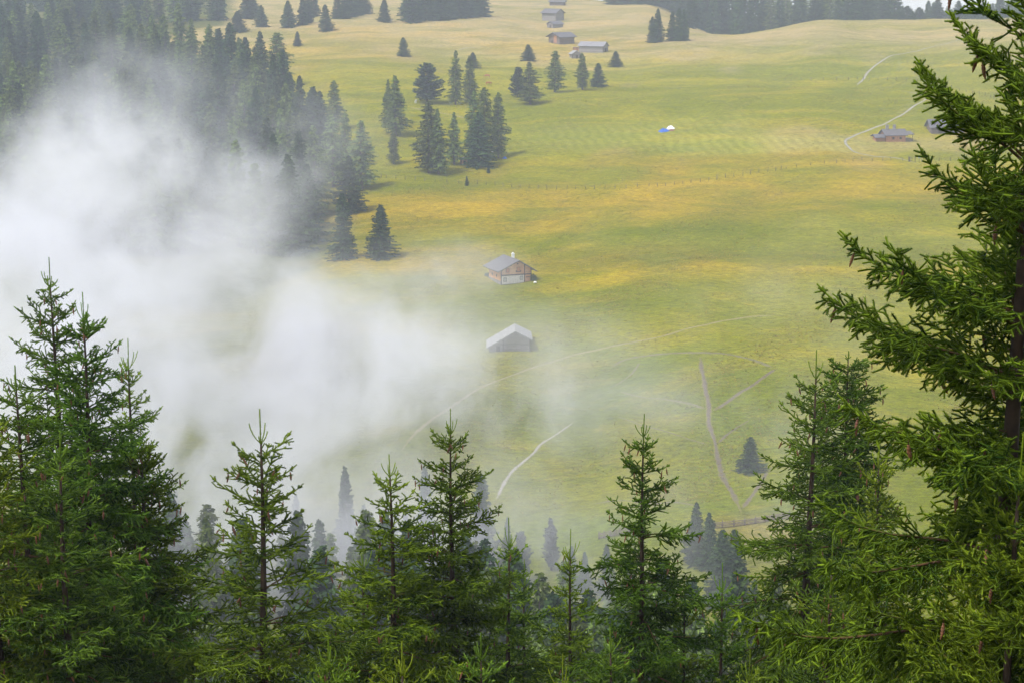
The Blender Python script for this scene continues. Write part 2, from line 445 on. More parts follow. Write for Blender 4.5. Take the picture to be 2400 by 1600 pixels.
# ------------------------------------------------------------------ rough tussocks, nobody could count them
tr_ = np.random.default_rng(77); NTF = 80000
tu = tr_.uniform(-.20, .30, NTF*3); ty = 305*(800/305)**tr_.random(NTF*3); tx = tu*ty
dn_ = np.sin(tx/11+ty/17)*np.sin(ty/9-tx/23)+.6*np.sin(tx/4.1-ty/6.3)+.5*np.sin(tx/31+ty/5.7)+tr_.normal(0, .7, NTF*3)
kp = np.argsort(-dn_)[:NTF]; tx = tx[kp]; ty = ty[kp]
keep = (tx/ty-np.interp(ty, [p.y for p in FW], [p.x/p.y for p in FW]))*ty > -3; tx = tx[keep]; ty = ty[keep]
tz = height(tx, ty)-.03
nb_ = 5; base = np.repeat(np.stack([tx, ty, tz], 1), nb_, 0)
aa = tr_.uniform(0, 6.28, len(base)); hh_ = tr_.uniform(.06, .20, len(base))*np.repeat(tr_.uniform(.5, 1.2, len(tx)), nb_); sp_ = tr_.uniform(.15, .42, len(base))
dxy = np.stack([np.cos(aa), np.sin(aa), 0*aa], 1); sd_ = np.stack([-np.sin(aa), np.cos(aa), 0*aa], 1)
p0 = base+dxy*.04-sd_*.11; p1 = base+dxy*.04+sd_*.11; p2 = base+dxy*sp_[:, None]; p2[:, 2] += hh_
tv = np.stack([p0, p1, p2], 1).reshape(-1, 3)
tm_ = np_mesh("grass_tussocks", tv, np.arange(len(tv)).reshape(-1, 3), tone=np.repeat(np.clip(tr_.normal(.45, .28, len(tx)), 0, 1), nb_))
tag(link("grass_tussocks", tm_, foliage("tussock_grass", (.12, .14, .014), (.42, .33, .05), rnd=0, trans=.45)), "rough tussocks of grass dotted over the whole meadow", "grass", kind="stuff")

# ------------------------------------------------------------------ conifers of the middle distance
def conifer(seed, H, Rm, kind, dens=1.0):
    """returns (crown mesh, trunk mesh) of unit-size tree H metres tall; origin at base"""
    rg = np.random.default_rng(seed)
    P = []; D = []; Ln = []; Wd_ = []; Tn = []
    bare = {'spruce': .03, 'larch': .10, 'pine': .12}[kind]
    step = {'spruce': .50, 'larch': .62, 'pine': .85}[kind]
    z = H*bare; limbs = []
    lobes = rg.uniform(0, 6.28, 4)
    while z < H*.995:
        f = (z-H*bare)/(H*(1-bare))
        if kind == 'spruce': r = Rm*(1-f)**.72*(.92+.1*math.sin(f*9+seed))
        elif kind == 'larch': r = Rm*((1-f)**.66)*(.85+.20*math.sin(f*13+seed)) * (min(1, .5+f*3.0))
        else: r = Rm*((1-f)**.60)*(.55+.45*min(1, f/.12))*(.82+.22*math.sin(f*15+seed))
        r = max(r, .12)
        nb = max(3, int((4+r*1.15)*dens*(1. if kind != 'pine' else 1.4)))
        a0 = rg.uniform(0, 6.28)
        for k in range(nb):
            a = a0+6.283*k/nb+rg.normal(0, .25)
            shape = 1+.16*math.sin(2*a+lobes[0])+.12*math.sin(3*a+lobes[1]+f*5)
            L = r*shape*rg.uniform(.60, 1.2); bt = rg.normal(0, .26)
            if kind == 'larch' and rg.random() < .14: L *= .5
            zz = z+rg.normal(0, step*.35)
            e0 = {'spruce': .12-.35*(1-f), 'larch': .10-.25*(1-f), 'pine': .45-.2*(1-f)}[kind]+rg.normal(0, .1)
            ns = max(3, int(L/.38)+1)
            o = np.array([0, 0, zz]); pts = [o]
            for i in range(ns):
                s = (i+1)/ns
                e = e0 + ({'spruce': -.35*s+.55*s*s, 'larch': -.25*s+.15*s*s, 'pine': .25*s}[kind])
                o = o+np.array([math.cos(a)*math.cos(e), math.sin(a)*math.cos(e), math.sin(e)])*L/ns
                pts.append(o)
                if s < .22 and L > 1: continue
                npf = {'spruce': 6, 'larch': 6, 'pine': 8}[kind]
                for q in range(npf):
                    sa = a + rg.choice((-1, 1))*rg.uniform(.1, 1.35)
                    dr = {'spruce': rg.uniform(-1.0, .1), 'larch': rg.uniform(-1.25, .05), 'pine': rg.uniform(-.3, .9)}[kind]
                    d = np.array([math.cos(sa)*math.cos(dr), math.sin(sa)*math.cos(dr), math.sin(dr)])
                    P.append(o+rg.normal(0, .10, 3)-d*.05); D.append(d)
                    Ln.append(rg.uniform(.35, .85)*min(1., .45+.5*L)*(1.15 if kind == 'larch' else 1))
                    Wd_.append({'spruce': rg.uniform(.12, .24), 'larch': rg.uniform(.08, .17), 'pine': rg.uniform(.14, .26)}[kind])
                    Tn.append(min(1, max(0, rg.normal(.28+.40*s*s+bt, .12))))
            limbs.append((pts, L))
        z += step*rg.uniform(.7, 1.3)*(1-.35*f)
    P = np.array(P); D = np.array(D); Ln = np.array(Ln)[:, None]; Wd_ = np.array(Wd_)[:, None]; Tn = np.array(Tn)
    up = rg.normal(0, 1, D.shape); S = np.cross(D, up); S /= np.linalg.norm(S, axis=1)[:, None]+1e-9
    mid = P+D*Ln*.45; tip = P+D*Ln
    Vv = np.stack([P, mid+S*Wd_, tip, mid-S*Wd_], 1).reshape(-1, 3)
    Fq = np.arange(len(Vv)).reshape(-1, 4)
    me = np_mesh("crown", Vv, Fq, tone=Tn)
    tb = MB()
    r0 = H*.013+.06
    zs = [-1.5, 0, H*.2, H*.5, H*.8, H*.97]
    bend = [Vector((.015*H*math.sin(zq/H*4+seed)*.4, .012*H*math.cos(zq/H*5+seed)*.4-.012*H*math.cos(seed)*.4, zq)) for zq in zs]
    tb.tube(bend, [r0*1.5, r0*1.15, r0*.9, r0*.6, r0*.25, .03], 7)
    for pts, L in limbs:
        if L > 1.0:
            n = len(pts)
            sel = [Vector(pts[0]), Vector(pts[n//2]), Vector(pts[-1])]
            tb.tube(sel, [.03+.012*L, .02+.006*L, .012], 3, cap=False)
    return me, tb.mesh("trunk", True)

M_bark = simple("spruce_bark", (.042, .026, .016), .9, .4, 6)
M_barkg = simple("larch_bark", (.13, .10, .085), .9, .4, 4)
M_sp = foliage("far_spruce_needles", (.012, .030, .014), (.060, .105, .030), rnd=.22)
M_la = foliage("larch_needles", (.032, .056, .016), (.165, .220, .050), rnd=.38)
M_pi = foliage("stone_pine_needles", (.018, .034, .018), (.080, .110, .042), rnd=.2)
PROTO = {}
def proto(key, seed, H, Rm, kind, fm, bm_, dens=1.):
    cr, tr = conifer(seed, H, Rm, kind, dens)
    cr.materials.append(fm); tr.materials.append(bm_)
    PROTO.setdefault(key, []).append((cr, tr, H, Rm))
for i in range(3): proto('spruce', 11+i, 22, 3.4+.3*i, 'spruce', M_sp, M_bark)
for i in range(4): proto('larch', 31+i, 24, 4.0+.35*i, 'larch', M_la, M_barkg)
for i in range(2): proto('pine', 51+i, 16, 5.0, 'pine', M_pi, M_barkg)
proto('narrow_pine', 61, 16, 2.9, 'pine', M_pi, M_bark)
PR = random.Random(5)
NAMES = {'spruce': ('spruce_tree', 'spruce'), 'larch': ('larch_tree', 'larch'), 'pine': ('pine_tree', 'pine'), 'narrow_pine': ('pine_tree', 'pine')}
def plant(kind, loc, h, halfw, label, group=None, var=None):
    lst = PROTO[kind]; cr, tr, H, Rm = lst[(var if var is not None else PR.randrange(len(lst))) % len(lst)]
    nm, cat = NAMES[kind]
    e = empty(nm, loc, PR.uniform(0, 6.28), label, cat, group)
    sx = halfw/Rm*1.18; sz = h/H
    e.scale = (sx, sx, sz); e.rotation_euler = (PR.gauss(0, .015), PR.gauss(0, .015), e.rotation_euler[2])
    link("trunk", tr, None, e); link("crown", cr, None, e)
    return e
def tree_px(kind, x, top, base, w, label, group=None, Yov=None, var=None):
    """a tree whose foot, height and spread are measured in the photograph"""
    if Yov: p = at(x, base, Yov); p.z = down(p.x, p.y)
    else: p = hit(x, base)
    zt = at(x, top, p.y).z
    h = max(3., zt-p.z); hw = w*.5/F*p.y*1.08
    p.z -= .2
    return plant(kind, p, h, hw, label, group, var)

G1 = "conifers scattered on the open meadow"
for a in [
 ('spruce', 946, 87, 133, 27, "small lone spruce on the far left meadow, far from any other tree"),
 ('spruce', 900, -4, 52, 30, "dark spruce standing alone left of the big far clump"),
 ('spruce', 1238, 104, 143, 34, "squat dense spruce standing just behind a taller larch pair"),
 ('spruce', 1108, 122, 160, 30, "small spruce peeking out behind the slim larches"),
 ('larch', 1067, 118, 246, 38, "slim feathery larch on the left of a pair"),
 ('larch', 1101, 131, 247, 46, "slim pale larch on the right of a pair"),
 ('pine', 1000, 148, 242, 80, "broad dark stone pine with wide spreading boughs"),
 ('larch', 928, 177, 318, 66, "tall leaning larch at the left edge of the meadow group"),
 ('larch', 909, 186, 300, 36, "thin larch hugging the left side of a taller one"),
 ('larch', 922, 300, 384, 34, "small thin young larch below the tall leaning one"),
 ('larch', 1006, 235, 406, 78, "tall full larch with its bare foot showing"),
 ('larch', 1028, 255, 409, 55, "larch pressed against the right side of a fuller one"),
 ('larch', 1064, 262, 386, 44, "slender larch alone between two big tree clumps"),
 ('spruce', 1121, 262, 389, 68, "dense dark spruce in front of the tallest larches"),
 ('larch', 1136, 203, 376, 72, "tallest larch in the middle of the big clump"),
 ('larch', 1110, 212, 362, 52, "tall larch at the back left of the big clump"),
 ('larch', 1168, 215, 371, 52, "tall larch at the right edge of the big clump"),
 ('pine', 1213, 157, 228, 46, "short dark pine leaning against the left of a larch"),
 ('larch', 1243, 145, 245, 56, "wide skirted larch beside a short dark pine"),
 ('larch', 1301, 118, 217, 50, "ragged larch with drooping boughs and thick bare foot"),
 ('larch', 1365, 123, 211, 42, "sparse larch right in front of the small pale shed"),
 ('spruce', 1402, 147, 203, 32, "neat conical spruce beside a sparse larch"),
 ('spruce', 1443, 119, 157, 27, "tiny dense spruce alone below the weathered barns"),
 ('spruce', 893, 478, 604, 62, "lone spruce half veiled at the edge of the mist"),
 ('spruce', 697, 73, 108, 20, "tiny spruce alone on the pale far meadow"),
 ('spruce', 558, 25, 75, 40, "rounded spruce before the dark far forest"),
 ('spruce', 614, 12, 64, 30, "pointed spruce on the far meadow edge, right of a rounded one"),
 ('spruce', 677, 2, 64, 38, "pale spruce at the left of the three on the far meadow"),
 ('spruce', 765, 10, 73, 32, "small rounded spruce with a visible foot on the far meadow"),
 ('larch', 422, 36, 77, 30, "small pale larch against the dark far forest"),
 ('larch', 848, 283, 443, 80, "big full larch at the tip of the forest edge"),
 ('larch', 810, 262, 425, 52, "tall larch behind the big full one at the forest tip"),
 ('spruce', 818, 365, 500, 62, "dark spruce just under the forest tip"),
 ('spruce', 806, 450, 606, 56, "dark spruce sinking into the mist below the forest tip"),
 ('spruce', 731, 218, 335, 56, "dark spruce on the left of a forest edge pair"),
 ('spruce', 748, 214, 345, 50, "dark spruce with a sharp top at the forest edge"),
 ('larch', 784, 187, 305, 50, "greyish larch standing out from the forest edge"),
 ('larch', 653, 75, 206, 78, "bulky larch dominating the upper forest edge"),
 ('larch', 606, 135, 302, 62, "larch with a bare double stem at the forest edge"),
 ('larch', 646, 160, 330, 56, "yellowish larch right of the bare stemmed one"),
 ('larch', 551, 172, 300, 44, "bright green larch inside the forest edge"),
 ('spruce', 561, 88, 210, 36, "slim dark spruce with a pointed top at the forest edge"),
 ('spruce', 578, 115, 220, 30, "short dark spruce behind the pointed one"),
 ('spruce', 517, 65, 195, 48, "tall dark spruce at the upper forest edge"),
 ('larch', 490, 56, 195, 50, "tall feathery larch left of the tall dark spruce"),
 ('larch', 452, 75, 200, 62, "broad larch at the upper forest edge"),
 ('larch', 391, 75, 170, 42, "slim larch at the top corner of the forest edge"),
 ('larch', 355, 47, 200, 48, "bright tall larch rising above the upper forest"),
 ('spruce', 1094, 425, 436, 9, "tiny spruce bush beside the long wire fence"),
 ('spruce', 1145, 396, 406, 9, "tiny spruce sapling below the big clump"),
]:
    tree_px(a[0], a[1], a[2], a[3], a[4], a[5])
# trees behind the brow and far clumps
rg = random.Random(3)
for i in range(9):
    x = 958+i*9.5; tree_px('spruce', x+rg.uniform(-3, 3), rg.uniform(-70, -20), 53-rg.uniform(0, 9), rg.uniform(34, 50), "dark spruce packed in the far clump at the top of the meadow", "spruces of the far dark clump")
for i in range(7):
    x = 1052+i*13; tree_px('spruce', x+rg.uniform(-3, 3), rg.uniform(-60, -12), 46-rg.uniform(0, 8), rg.uniform(30, 44), "spruce in the paler right half of the far clump", "spruces of the far pale clump")
for x, b_ in [(806, 45), (822, 40), (838, 36), (790, 44), (852, 33), (710, 60), (722, 56), (736, 40), (580, 45), (592, 40)]:
    tree_px('spruce', x, b_-rg.uniform(55, 80), b_, rg.uniform(26, 38), "dark spruce on the far left meadow rim", "spruces on the far left meadow rim")
for x, top, w in [(1530, 38, 24), (1541, 20, 30), (1575, 26, 26), (1590, 18, 30), (1603, 22, 24)]:
    tree_px('spruce', x, top, 100 if x < 1560 else 97, w, "spruce in the short row where the hill brow begins", "spruces at the foot of the hill brow")
for i in range(70):
    x = 1622+i*11.5+rg.uniform(-4, 4)
    Yq = rg.uniform(965, 1060)
    if x < 2110: top = rg.uniform(-60, -8)
    elif x > 2330: top = rg.uniform(-15, 4)
    else: top = rg.uniform(-6, 24)
    if 2105 < x < 2150 or 2190 < x < 2210 and i % 2: top = rg.uniform(10, 28)
    tree_px('spruce' if rg.random() < .75 else 'larch', x, top, 60, rg.uniform(26, 46), "hazy conifer in the forest wall behind the hill brow", "forest wall behind the hill brow", Yov=Yq)
for i in range(30):
    x = 1437+i*7.2+rg.uniform(-3, 3)
    tree_px('spruce', x, rg.uniform(-75, -45), 12+(x-1430)*.03, rg.uniform(30, 44), "far pale conifer along the skyline of the meadow", "far skyline conifers", Yov=rg.uniform(1080, 1120))
for i in range(16):
    x = 20+i*52+rg.uniform(-12, 12)
# forest filling the left slope, placed on the ground
pts = []
tries = 0
while len(pts) < 290 and tries < 20000:
    tries += 1
    px = rg.uniform(-140, 800); py = 600*rg.random()**1.1+8
    if not inforest(px, py): continue
    p = hit(px, py)
    if any((p.x-q.x)**2+(p.y-q.y)**2 < (5.2+2.0*(p.y > 700))**2 for q, *_ in pts): continue
    pts.append((p, px, py))
for p, px, py in pts:
    far = py < 100
    k = 'spruce' if rg.random() < (.75 if far else .38) else 'larch'
    h = rg.uniform(18, 28); hw = rg.uniform(3.6, 5.4)
    p = p.copy(); p.z -= .2
    if far: lab, gr = ("dark hazy conifer in the distant forest along the top left", "distant forest along the top left")
    elif py < 330: lab, gr = (f"{'dark spruce' if k=='spruce' else 'pale green larch'} in the forest above the rising mist", f"{'spruces' if k=='spruce' else 'larches'} of the forest above the mist")
    else: lab, gr = (f"{'spruce' if k=='spruce' else 'larch'} swallowed by thick mist on the left slope", f"{'spruces' if k=='spruce' else 'larches'} inside the thick mist")
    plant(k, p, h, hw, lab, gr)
# misty valley trees below
for a in [
 ('spruce', 1130, 1107, 1330, 72, "tall pale blue spruce standing in the valley beside the washed-out path"),
 ('narrow_pine', 1293, 1213, 1335, 46, "round topped slim pine alone on the valley grass"),
 ('pine', 1218, 1243, 1370, 60, "rounded pine in the valley left of the slim one"),
 ('spruce', 1000, 1092, 1330, 62, "ghostly spruce fading into mist behind the twin-looking spruce"),
 ('spruce', 814, 1090, 1320, 62, "ghostly tall spruce at the left end of the misty valley trees"),
 ('spruce', 856, 1178, 1330, 46, "short misty spruce between taller ghostly ones"),
 ('spruce', 1186, 1210, 1330, 30, "narrow misty spruce behind the small green leader"),
 ('spruce', 1628, 1175, 1320, 52, "pale valley spruce left of the log fence"),
 ('spruce', 1661, 1195, 1330, 46, "narrow valley spruce at the end of the log fence"),
 ('spruce', 1688, 1236, 1420, 78, "broad dark blue spruce below the log fence"),
 ('spruce', 1718, 1238, 1430, 82, "full valley spruce with a pointed top below the log fence"),
 ('spruce', 1757, 1020, 1104, 54, "dark lone spruce on the slope right of the stony gully"),
 ('spruce', 1338, 1275, 1370, 40, "short valley spruce behind the pale young leader"),
 ('spruce', 1370, 1290, 1390, 36, "short dark valley spruce left of the tall coned spruce"),
 ('spruce', 1420, 1270, 1400, 44, "valley spruce half hidden by the tall coned spruce"),
]:
    tree_px(*a[:6])
cnt = 0; vp = []
while cnt < 115:
    px = rg.uniform(330, 2050); Yq = rg.uniform(160, 300)
    p = at(px, 1400, Yq); p.z = down(p.x, p.y)
    if any((p.x-q.x)**2+(p.y-q.y)**2 < 11 for q in vp): continue
    # the foot must stay under the open grass of the valley
    d = p-Vector((0, 0, CAMZ)); yy_ = 800-F*((d.z*cP+d.y*sP)/(d.y*cP-d.z*sP))
    topmax = np.interp(px, [300, 700, 900, 1150, 1250, 1400, 1750, 1900], [1150, 1130, 1175, 1250, 1300, 1290, 1330, 1290])+rg.uniform(0, 150)
    zt = at(px, topmax, Yq).z; h = zt-p.z
    if h < 7 or h > 27: continue
    vp.append(p); cnt += 1
    k = rg.choice(['spruce', 'spruce', 'larch', 'larch'])
    p.z -= .3
    plant(k, p, h, h*.5*rg.uniform(.26, .38), f"{'bluish spruce' if k=='spruce' else 'soft green larch'} deep in the misty valley behind the front spruces", f"{'spruces' if k=='spruce' else 'larches'} of the misty valley")

# ------------------------------------------------------------------ near spruces
def nrm(a): return a/(np.linalg.norm(a)+1e-9)
def near_spruce(seed, H, s_det, La, Lb, elev, ndens=230, nlen=.024, nw=.0050, core=.0125, gapk=1., bushy=1.0, only=None, lat_step=.092, thin=1.0, leader=.5, cones=14, conesmin=.6, conesmax=5., sag=0., tw=1., Lmax=9.):
    """spruce with origin at its foot; leader tip at z=H.  La*s**Lb = branch length s metres under the tip"""
    rg = random.Random(seed)
    A = []; B = []; TN = []; DE = []; CR = []   # shoots: start, end, tone, needle amount, core radius
    W0 = []; W1 = []; WR = []                   # bare wood segments
    tips = []
    def shoot(p, q, tone, de=1., cr=1.): A.append(p); B.append(q); TN.append(tone); DE.append(de); CR.append(cr)
    def V3(x, y, z): return (x, y, z)
    def addv(p, d, l): return (p[0]+d[0]*l, p[1]+d[1]*l, p[2]+d[2]*l)
    def norm(d):
        l = math.sqrt(d[0]**2+d[1]**2+d[2]**2)+1e-9; return (d[0]/l, d[1]/l, d[2]/l)
    def cross(a, b): return (a[1]*b[2]-a[2]*b[1], a[2]*b[0]-a[0]*b[2], a[0]*b[1]-a[1]*b[0])
    def mixd(a, b, ca, cb, up=0.): return norm((a[0]*ca+b[0]*cb, a[1]*ca+b[1]*cb, a[2]*ca+b[2]*cb+up))
    lean = (rg.uniform(-.012, .012), rg.uniform(-.012, .012))
    def axis(z):
        s = H-z
        return (lean[0]*s+.02*math.sin(s*1.1+seed), lean[1]*s+.02*math.cos(s*.9+seed), z)
    # leader
    p0 = axis(H-leader); p1 = axis(H)
    for i in range(4):
        a = axis(H-leader+leader*i/4); b_ = axis(H-leader+leader*(i+1)/4); shoot(a, b_, .45+.1*i, .7, 1.0)
    def lateral(p, d, side, l, tone0, droop, lvl):
        """needled side shoot with its own twiglets"""
        n = max(1, int(l/(.112*tw)+.3)); st = l/n
        q = p; dd = d
        for i in range(n):
            f = (i+1)/n
            dd = norm((dd[0], dd[1], dd[2]-droop*.22*(1-f)+.07*f))
            nq = addv(q, dd, st)
            shoot(q, nq, min(1, tone0+.62*(f == 1)*rg.random()**2.2+rg.gauss(0, .06)))
            if lvl > 0 and l-i*st > .10*tw and rg.random() < .95*thin:
                for sg in (1, -1):
                    if rg.random() < .22: continue
                    sd = cross(dd, (0, 0, 1)); sd = norm(sd)
                    ll = max(.06*tw, (.48*(l-i*st)+.03)*rg.uniform(.7, 1.15)); ll = min(ll, .16*tw)
                    sdn = mixd(dd, sd, math.cos(.8), sg*math.sin(.8), rg.gauss(-.02-droop*.55, .32))
                    lateral(nq, sdn, sg, ll, tone0, droop, lvl-1)
            q = nq
    def branch(p, az, e0, L, s, fine=True):
        if L < .12:
            d = (math.cos(az)*math.cos(e0), math.sin(az)*math.cos(e0), math.sin(e0)); lateral(p, d, 1, L, .35, 0, 0); return
        st = lat_step; n = max(2, int(L/st)); st = L/n
        q = p; droop = min(1., max(0., (s-1.4)/5.2))
        azc = az; e = e0
        tone0 = rg.uniform(.06, .34)
        for i in range(n):
            f = (i+.5)/n
            ee = e0-(.28+.25*droop)*math.sin(f*math.pi)*1.0 + .20*f*f - sag*.3*f
            azc += rg.gauss(0, .05)
            d = (math.cos(azc)*math.cos(ee), math.sin(azc)*math.cos(ee), math.sin(ee))
            nq = addv(q, d, st)
            rem = L-(i+1)*st
            if rem < .34*L or L < .6: shoot(q, nq, min(1, tone0+.12+(.35 if rem < .1 else 0)), .9, 1.0)
            else: shoot(q, nq, tone0, .8, 1.15)
            W0.append(q); W1.append(nq); WR.append(.0035+.0085*rem/1.0)
            if f > .14 or L < .5:
                sd = norm(cross(d, (0, 0, 1)))
                for sg in (1, -1):
                    if rg.random() < .10+(1-thin): continue
                    ll = min((.46*rem+.05), .20+.24*L)*rg.uniform(.55, 1.12)
                    if ll < .075: ll = .075
                    ang = rg.uniform(.65, 1.0)
                    dn = mixd(d, sd, math.cos(ang), sg*math.sin(ang), rg.gauss(.04-.35*droop, .26))
                    lateral(nq, dn, sg, ll, tone0, droop, (2 if ll > .30 else 1) if fine else 0)
                for _k in range((rg.random() < .75*bushy*thin)+(rg.random() < .35+.5*droop)):      # shoots under and over the bough
                    dn = mixd(d, sd, .6, rg.uniform(-.5, .5), -.7-.5*droop if rg.random() < .45+.45*droop else .7)
                    lateral(nq, dn, 1, min(.24, .05+.22*rem+.08*droop)*rg.uniform(.6, 1.1), tone0, droop, 1 if fine else 0)
            q = nq
            if conesmin < s < conesmax and .35 < f < .98: tips.append((q, rem))
        # end cluster
        for sg in (1, -1):
            sd = norm(cross(d, (0, 0, 1)))
            lateral(q, mixd(d, sd, .75, sg*.6), sg, rg.uniform(.05, .08), min(1, tone0+.3), 0, 0)
        lateral(q, d, 1, rg.uniform(.07, .13), min(1, tone0+.35), -.5, 0)
    s = leader; first = True
    while s < H-2.0:
        det = s < s_det
        L = min(La*s**Lb, Lmax)
        if first:
            nb = rg.choice((4, 5)); 
            a0 = rg.uniform(0, 6.28)
            for k in range(nb):
                az = a0+6.283*k/nb+rg.gauss(0, .2); e = R(rg.uniform(28, 55)); l = rg.uniform(.20, .36)*leader/.5
                q = axis(H-s)
                for i in range(4):
                    ee = e+.55*i/3; d = (math.cos(az)*math.cos(ee), math.sin(az)*math.cos(ee), math.sin(ee))
                    nq = addv(q, d, l/4); shoot(q, nq, .5+.12*i, .7, .8); q = nq
            first = False
        else:
            nb = rg.choice((5, 6)) if det else 5
            if bushy > 1.2: nb += 2
            a0 = rg.uniform(0, 6.28)
            for k in range(nb):
                az = a0+6.283*k/nb+rg.gauss(0, .22)
                if only and not only(az) and s < s_det+1: continue
                z = H-s+rg.gauss(0, .03)
                branch(axis(z), az, R(np.interp(s, elev[0], elev[1]))+rg.gauss(0, .08), L*rg.uniform(.58, 1.22), s, det)
        gap = gapk*(.30+.06*min(s, 3.))*rg.uniform(.85, 1.2)/(1.0 if bushy < 1.2 else 1.35)
        if not det: gap *= 1.9
        # weaker branchlets between the whorls
        for k in range(int((4+2.2*min(s, 3))*bushy*thin) if det else 2):
            ss_ = s+gap*(k+.5)/max(1, int(4+2.2*min(s, 3)))
            az = rg.uniform(0, 6.28)
            if only and not only(az): continue
            branch(axis(H-ss_), az, R(np.interp(ss_, elev[0], elev[1]))+rg.gauss(-.05, .2), min(.62*La*ss_**Lb, .06+.20*ss_)*rg.uniform(.35, 1.), ss_, det)
        s += gap
    # ---- arrays
    A = np.array(A); B = np.array(B); TN = np.clip(np.array(TN), 0, 1); DE = np.array(DE); CR = np.array(CR)*core
    nr_ = np.random.default_rng(seed)
    Dv = B-A; Ls = np.linalg.norm(Dv, axis=1); Dv /= Ls[:, None]+1e-9
    ref = np.where(np.abs(Dv[:, 2:3]) < .9, np.array([[0, 0, 1.]]), np.array([[1., 0, 0]]))
    U = np.cross(Dv, ref); U /= np.linalg.norm(U, axis=1)[:, None]+1e-9; Wv = np.cross(Dv, U)
    ang = np.array([0, 2*math.pi/3, 4*math.pi/3])
    ring = (U[:, None, :]*np.cos(ang)[None, :, None]+Wv[:, None, :]*np.sin(ang)[None, :, None])
    C0 = A[:, None, :]+ring*CR[:, None, None]; C1 = B[:, None, :]+ring*CR[:, None, None]*.8
    CV = np.concatenate([C0, C1], 1).reshape(-1, 3)
    k = np.arange(len(A))[:, None]*6
    qf = np.concatenate([np.concatenate([k+i, k+(i+1) % 3, k+3+(i+1) % 3, k+3+i], 1)[:, None, :] for i in range(3)], 1).reshape(-1, 4)
    qt = np.repeat(TN*.8, 3)
    # needles
    cnt = np.maximum(2, (Ls*ndens*DE).astype(int)); I = np.repeat(np.arange(len(A)), cnt); N = len(I)
    tt = nr_.random(N)[:, None]; th = nr_.random(N)*6.283
    rad = U[I]*np.cos(th)[:, None]+Wv[I]*np.sin(th)[:, None]
    tang = -U[I]*np.sin(th)[:, None]+Wv[I]*np.cos(th)[:, None]
    base = A[I]+Dv[I]*(Ls[I][:, None]*tt)+rad*(CR[I]*.6)[:, None]
    fw = nr_.uniform(.35, .95, N)[:, None]
    nd = rad+Dv[I]*fw; nd[:, 2] += .18; nd /= np.linalg.norm(nd, axis=1)[:, None]
    nl = (nlen*nr_.uniform(.75, 1.2, N))[:, None]
    tip = base+nd*nl
    hw = tang*nw*.5
    NV = np.stack([base-hw, base+hw, tip], 1).reshape(-1, 3)
    NF = np.arange(N*3).reshape(-1, 3)+len(CV)
    nt = np.clip(TN[I]+nr_.normal(0, .1, N), 0, 1)
    crown = np_mesh("crown", np.concatenate([CV, NV]), [qf, NF], tone=np.concatenate([qt, nt]))
    # wood
    tb = MB()
    zs = [-.8] + list(np.linspace(0, H-leader, 22))
    tb.tube([axis(z) for z in zs], [.006+.0135*(H-z)*(1.15 if z < 0 else 1) for z in zs], 8)
    W0 = np.array(W0); W1 = np.array(W1); WR = np.array(WR)
    Dw = W1-W0; Dw /= np.linalg.norm(Dw, axis=1)[:, None]+1e-9
    U = np.cross(Dw, np.array([[0, 0, 1.]])); U /= np.linalg.norm(U, axis=1)[:, None]+1e-9; Wv = np.cross(Dw, U)
    a4 = np.arange(4)*math.pi/2
    ring = U[:, None, :]*np.cos(a4)[None, :, None]+Wv[:, None, :]*np.sin(a4)[None, :, None]
    BVt = np.concatenate([W0[:, None, :]+ring*WR[:, None, None], W1[:, None, :]+ring*WR[:, None, None]*.92], 1).reshape(-1, 3)
    kk = np.arange(len(W0))[:, None]*8
    bf = np.concatenate([np.concatenate([kk+i, kk+(i+1) % 4, kk+4+(i+1) % 4, kk+4+i], 1)[:, None, :] for i in range(4)], 1).reshape(-1, 4)
    tm = tb.mesh("trunk", True)
    boughs = np_mesh("boughs", BVt, bf)
    rg.shuffle(tips)
    tips = sorted(tips[:cones*3], key=lambda q: q[1])[:cones]
    return crown, tm, boughs, [q[0] for q in tips]

M_near = foliage("spruce_needles", (.013, .040, .006), (.270, .400, .030), rough=.75, rnd=.12, trans=.06, tint=True)
M_twig = simple("twig_bark", (.10, .050, .024), .85, .35, 20)
M_cone, t, b = new_mat("cone_scales")
tc = t.new('ShaderNodeTexCoord').outputs['Object']
vo = t.new('ShaderNodeTexVoronoi'); vo.inputs['Scale'].default_value = 90; t.put(vo, 'Vector', tc)
oi = t.new('ShaderNodeObjectInfo').outputs['Random']
cc = t.mix(oi, (.17, .060, .025), (.42, .17, .065))
t.put(b, 'Base Color', t.mix(t.rng(vo.outputs['Distance'], 0, .6, 0, .7), cc, (.05, .02, .012)))
b.inputs['Roughness'].default_value = .6

def cone_mesh(seed):
    """slender hanging spruce cone, a lathe of overlapping scales, slightly bent"""
    rg = random.Random(seed); n = 9; rings = 22; L = .125; V_ = []; F_ = []
    bend = rg.uniform(-.022, .022)
    for i in range(rings):
        f = i/(rings-1)
        r = .0155*math.sin(math.pi*min(1, f*.93+.06))**.55*(1-.25*f)
        r *= 1.14 if i % 2 else .88
        for k in range(n):
            a = 6.283*(k+.5*(i//2 % 2))/n
            rr = r*(1+.10*math.cos(a*n))
            V_.append((rr*math.cos(a)+bend*f*f, rr*math.sin(a), -.012-L*f))
    for i in range(rings-1):
        for k in range(n):
            k2 = (k+1) % n; F_.append((i*n+k, i*n+k2, (i+1)*n+k2, (i+1)*n+k))
    V_.append((0, 0, .036)); F_ += [(len(V_)-1, k, (k+1) % n) for k in range(n)]
    V_.append((bend, 0, -.014-L)); F_ += [(len(V_)-1, (rings-1)*n+(k+1) % n, (rings-1)*n+k) for k in range(n)]
    me = bpy.data.meshes.new("cone"); me.from_pydata(V_, [], F_); me.polygons.foreach_set("use_smooth", [True]*len(F_)); me.update()
    me.materials.append(M_cone); return me
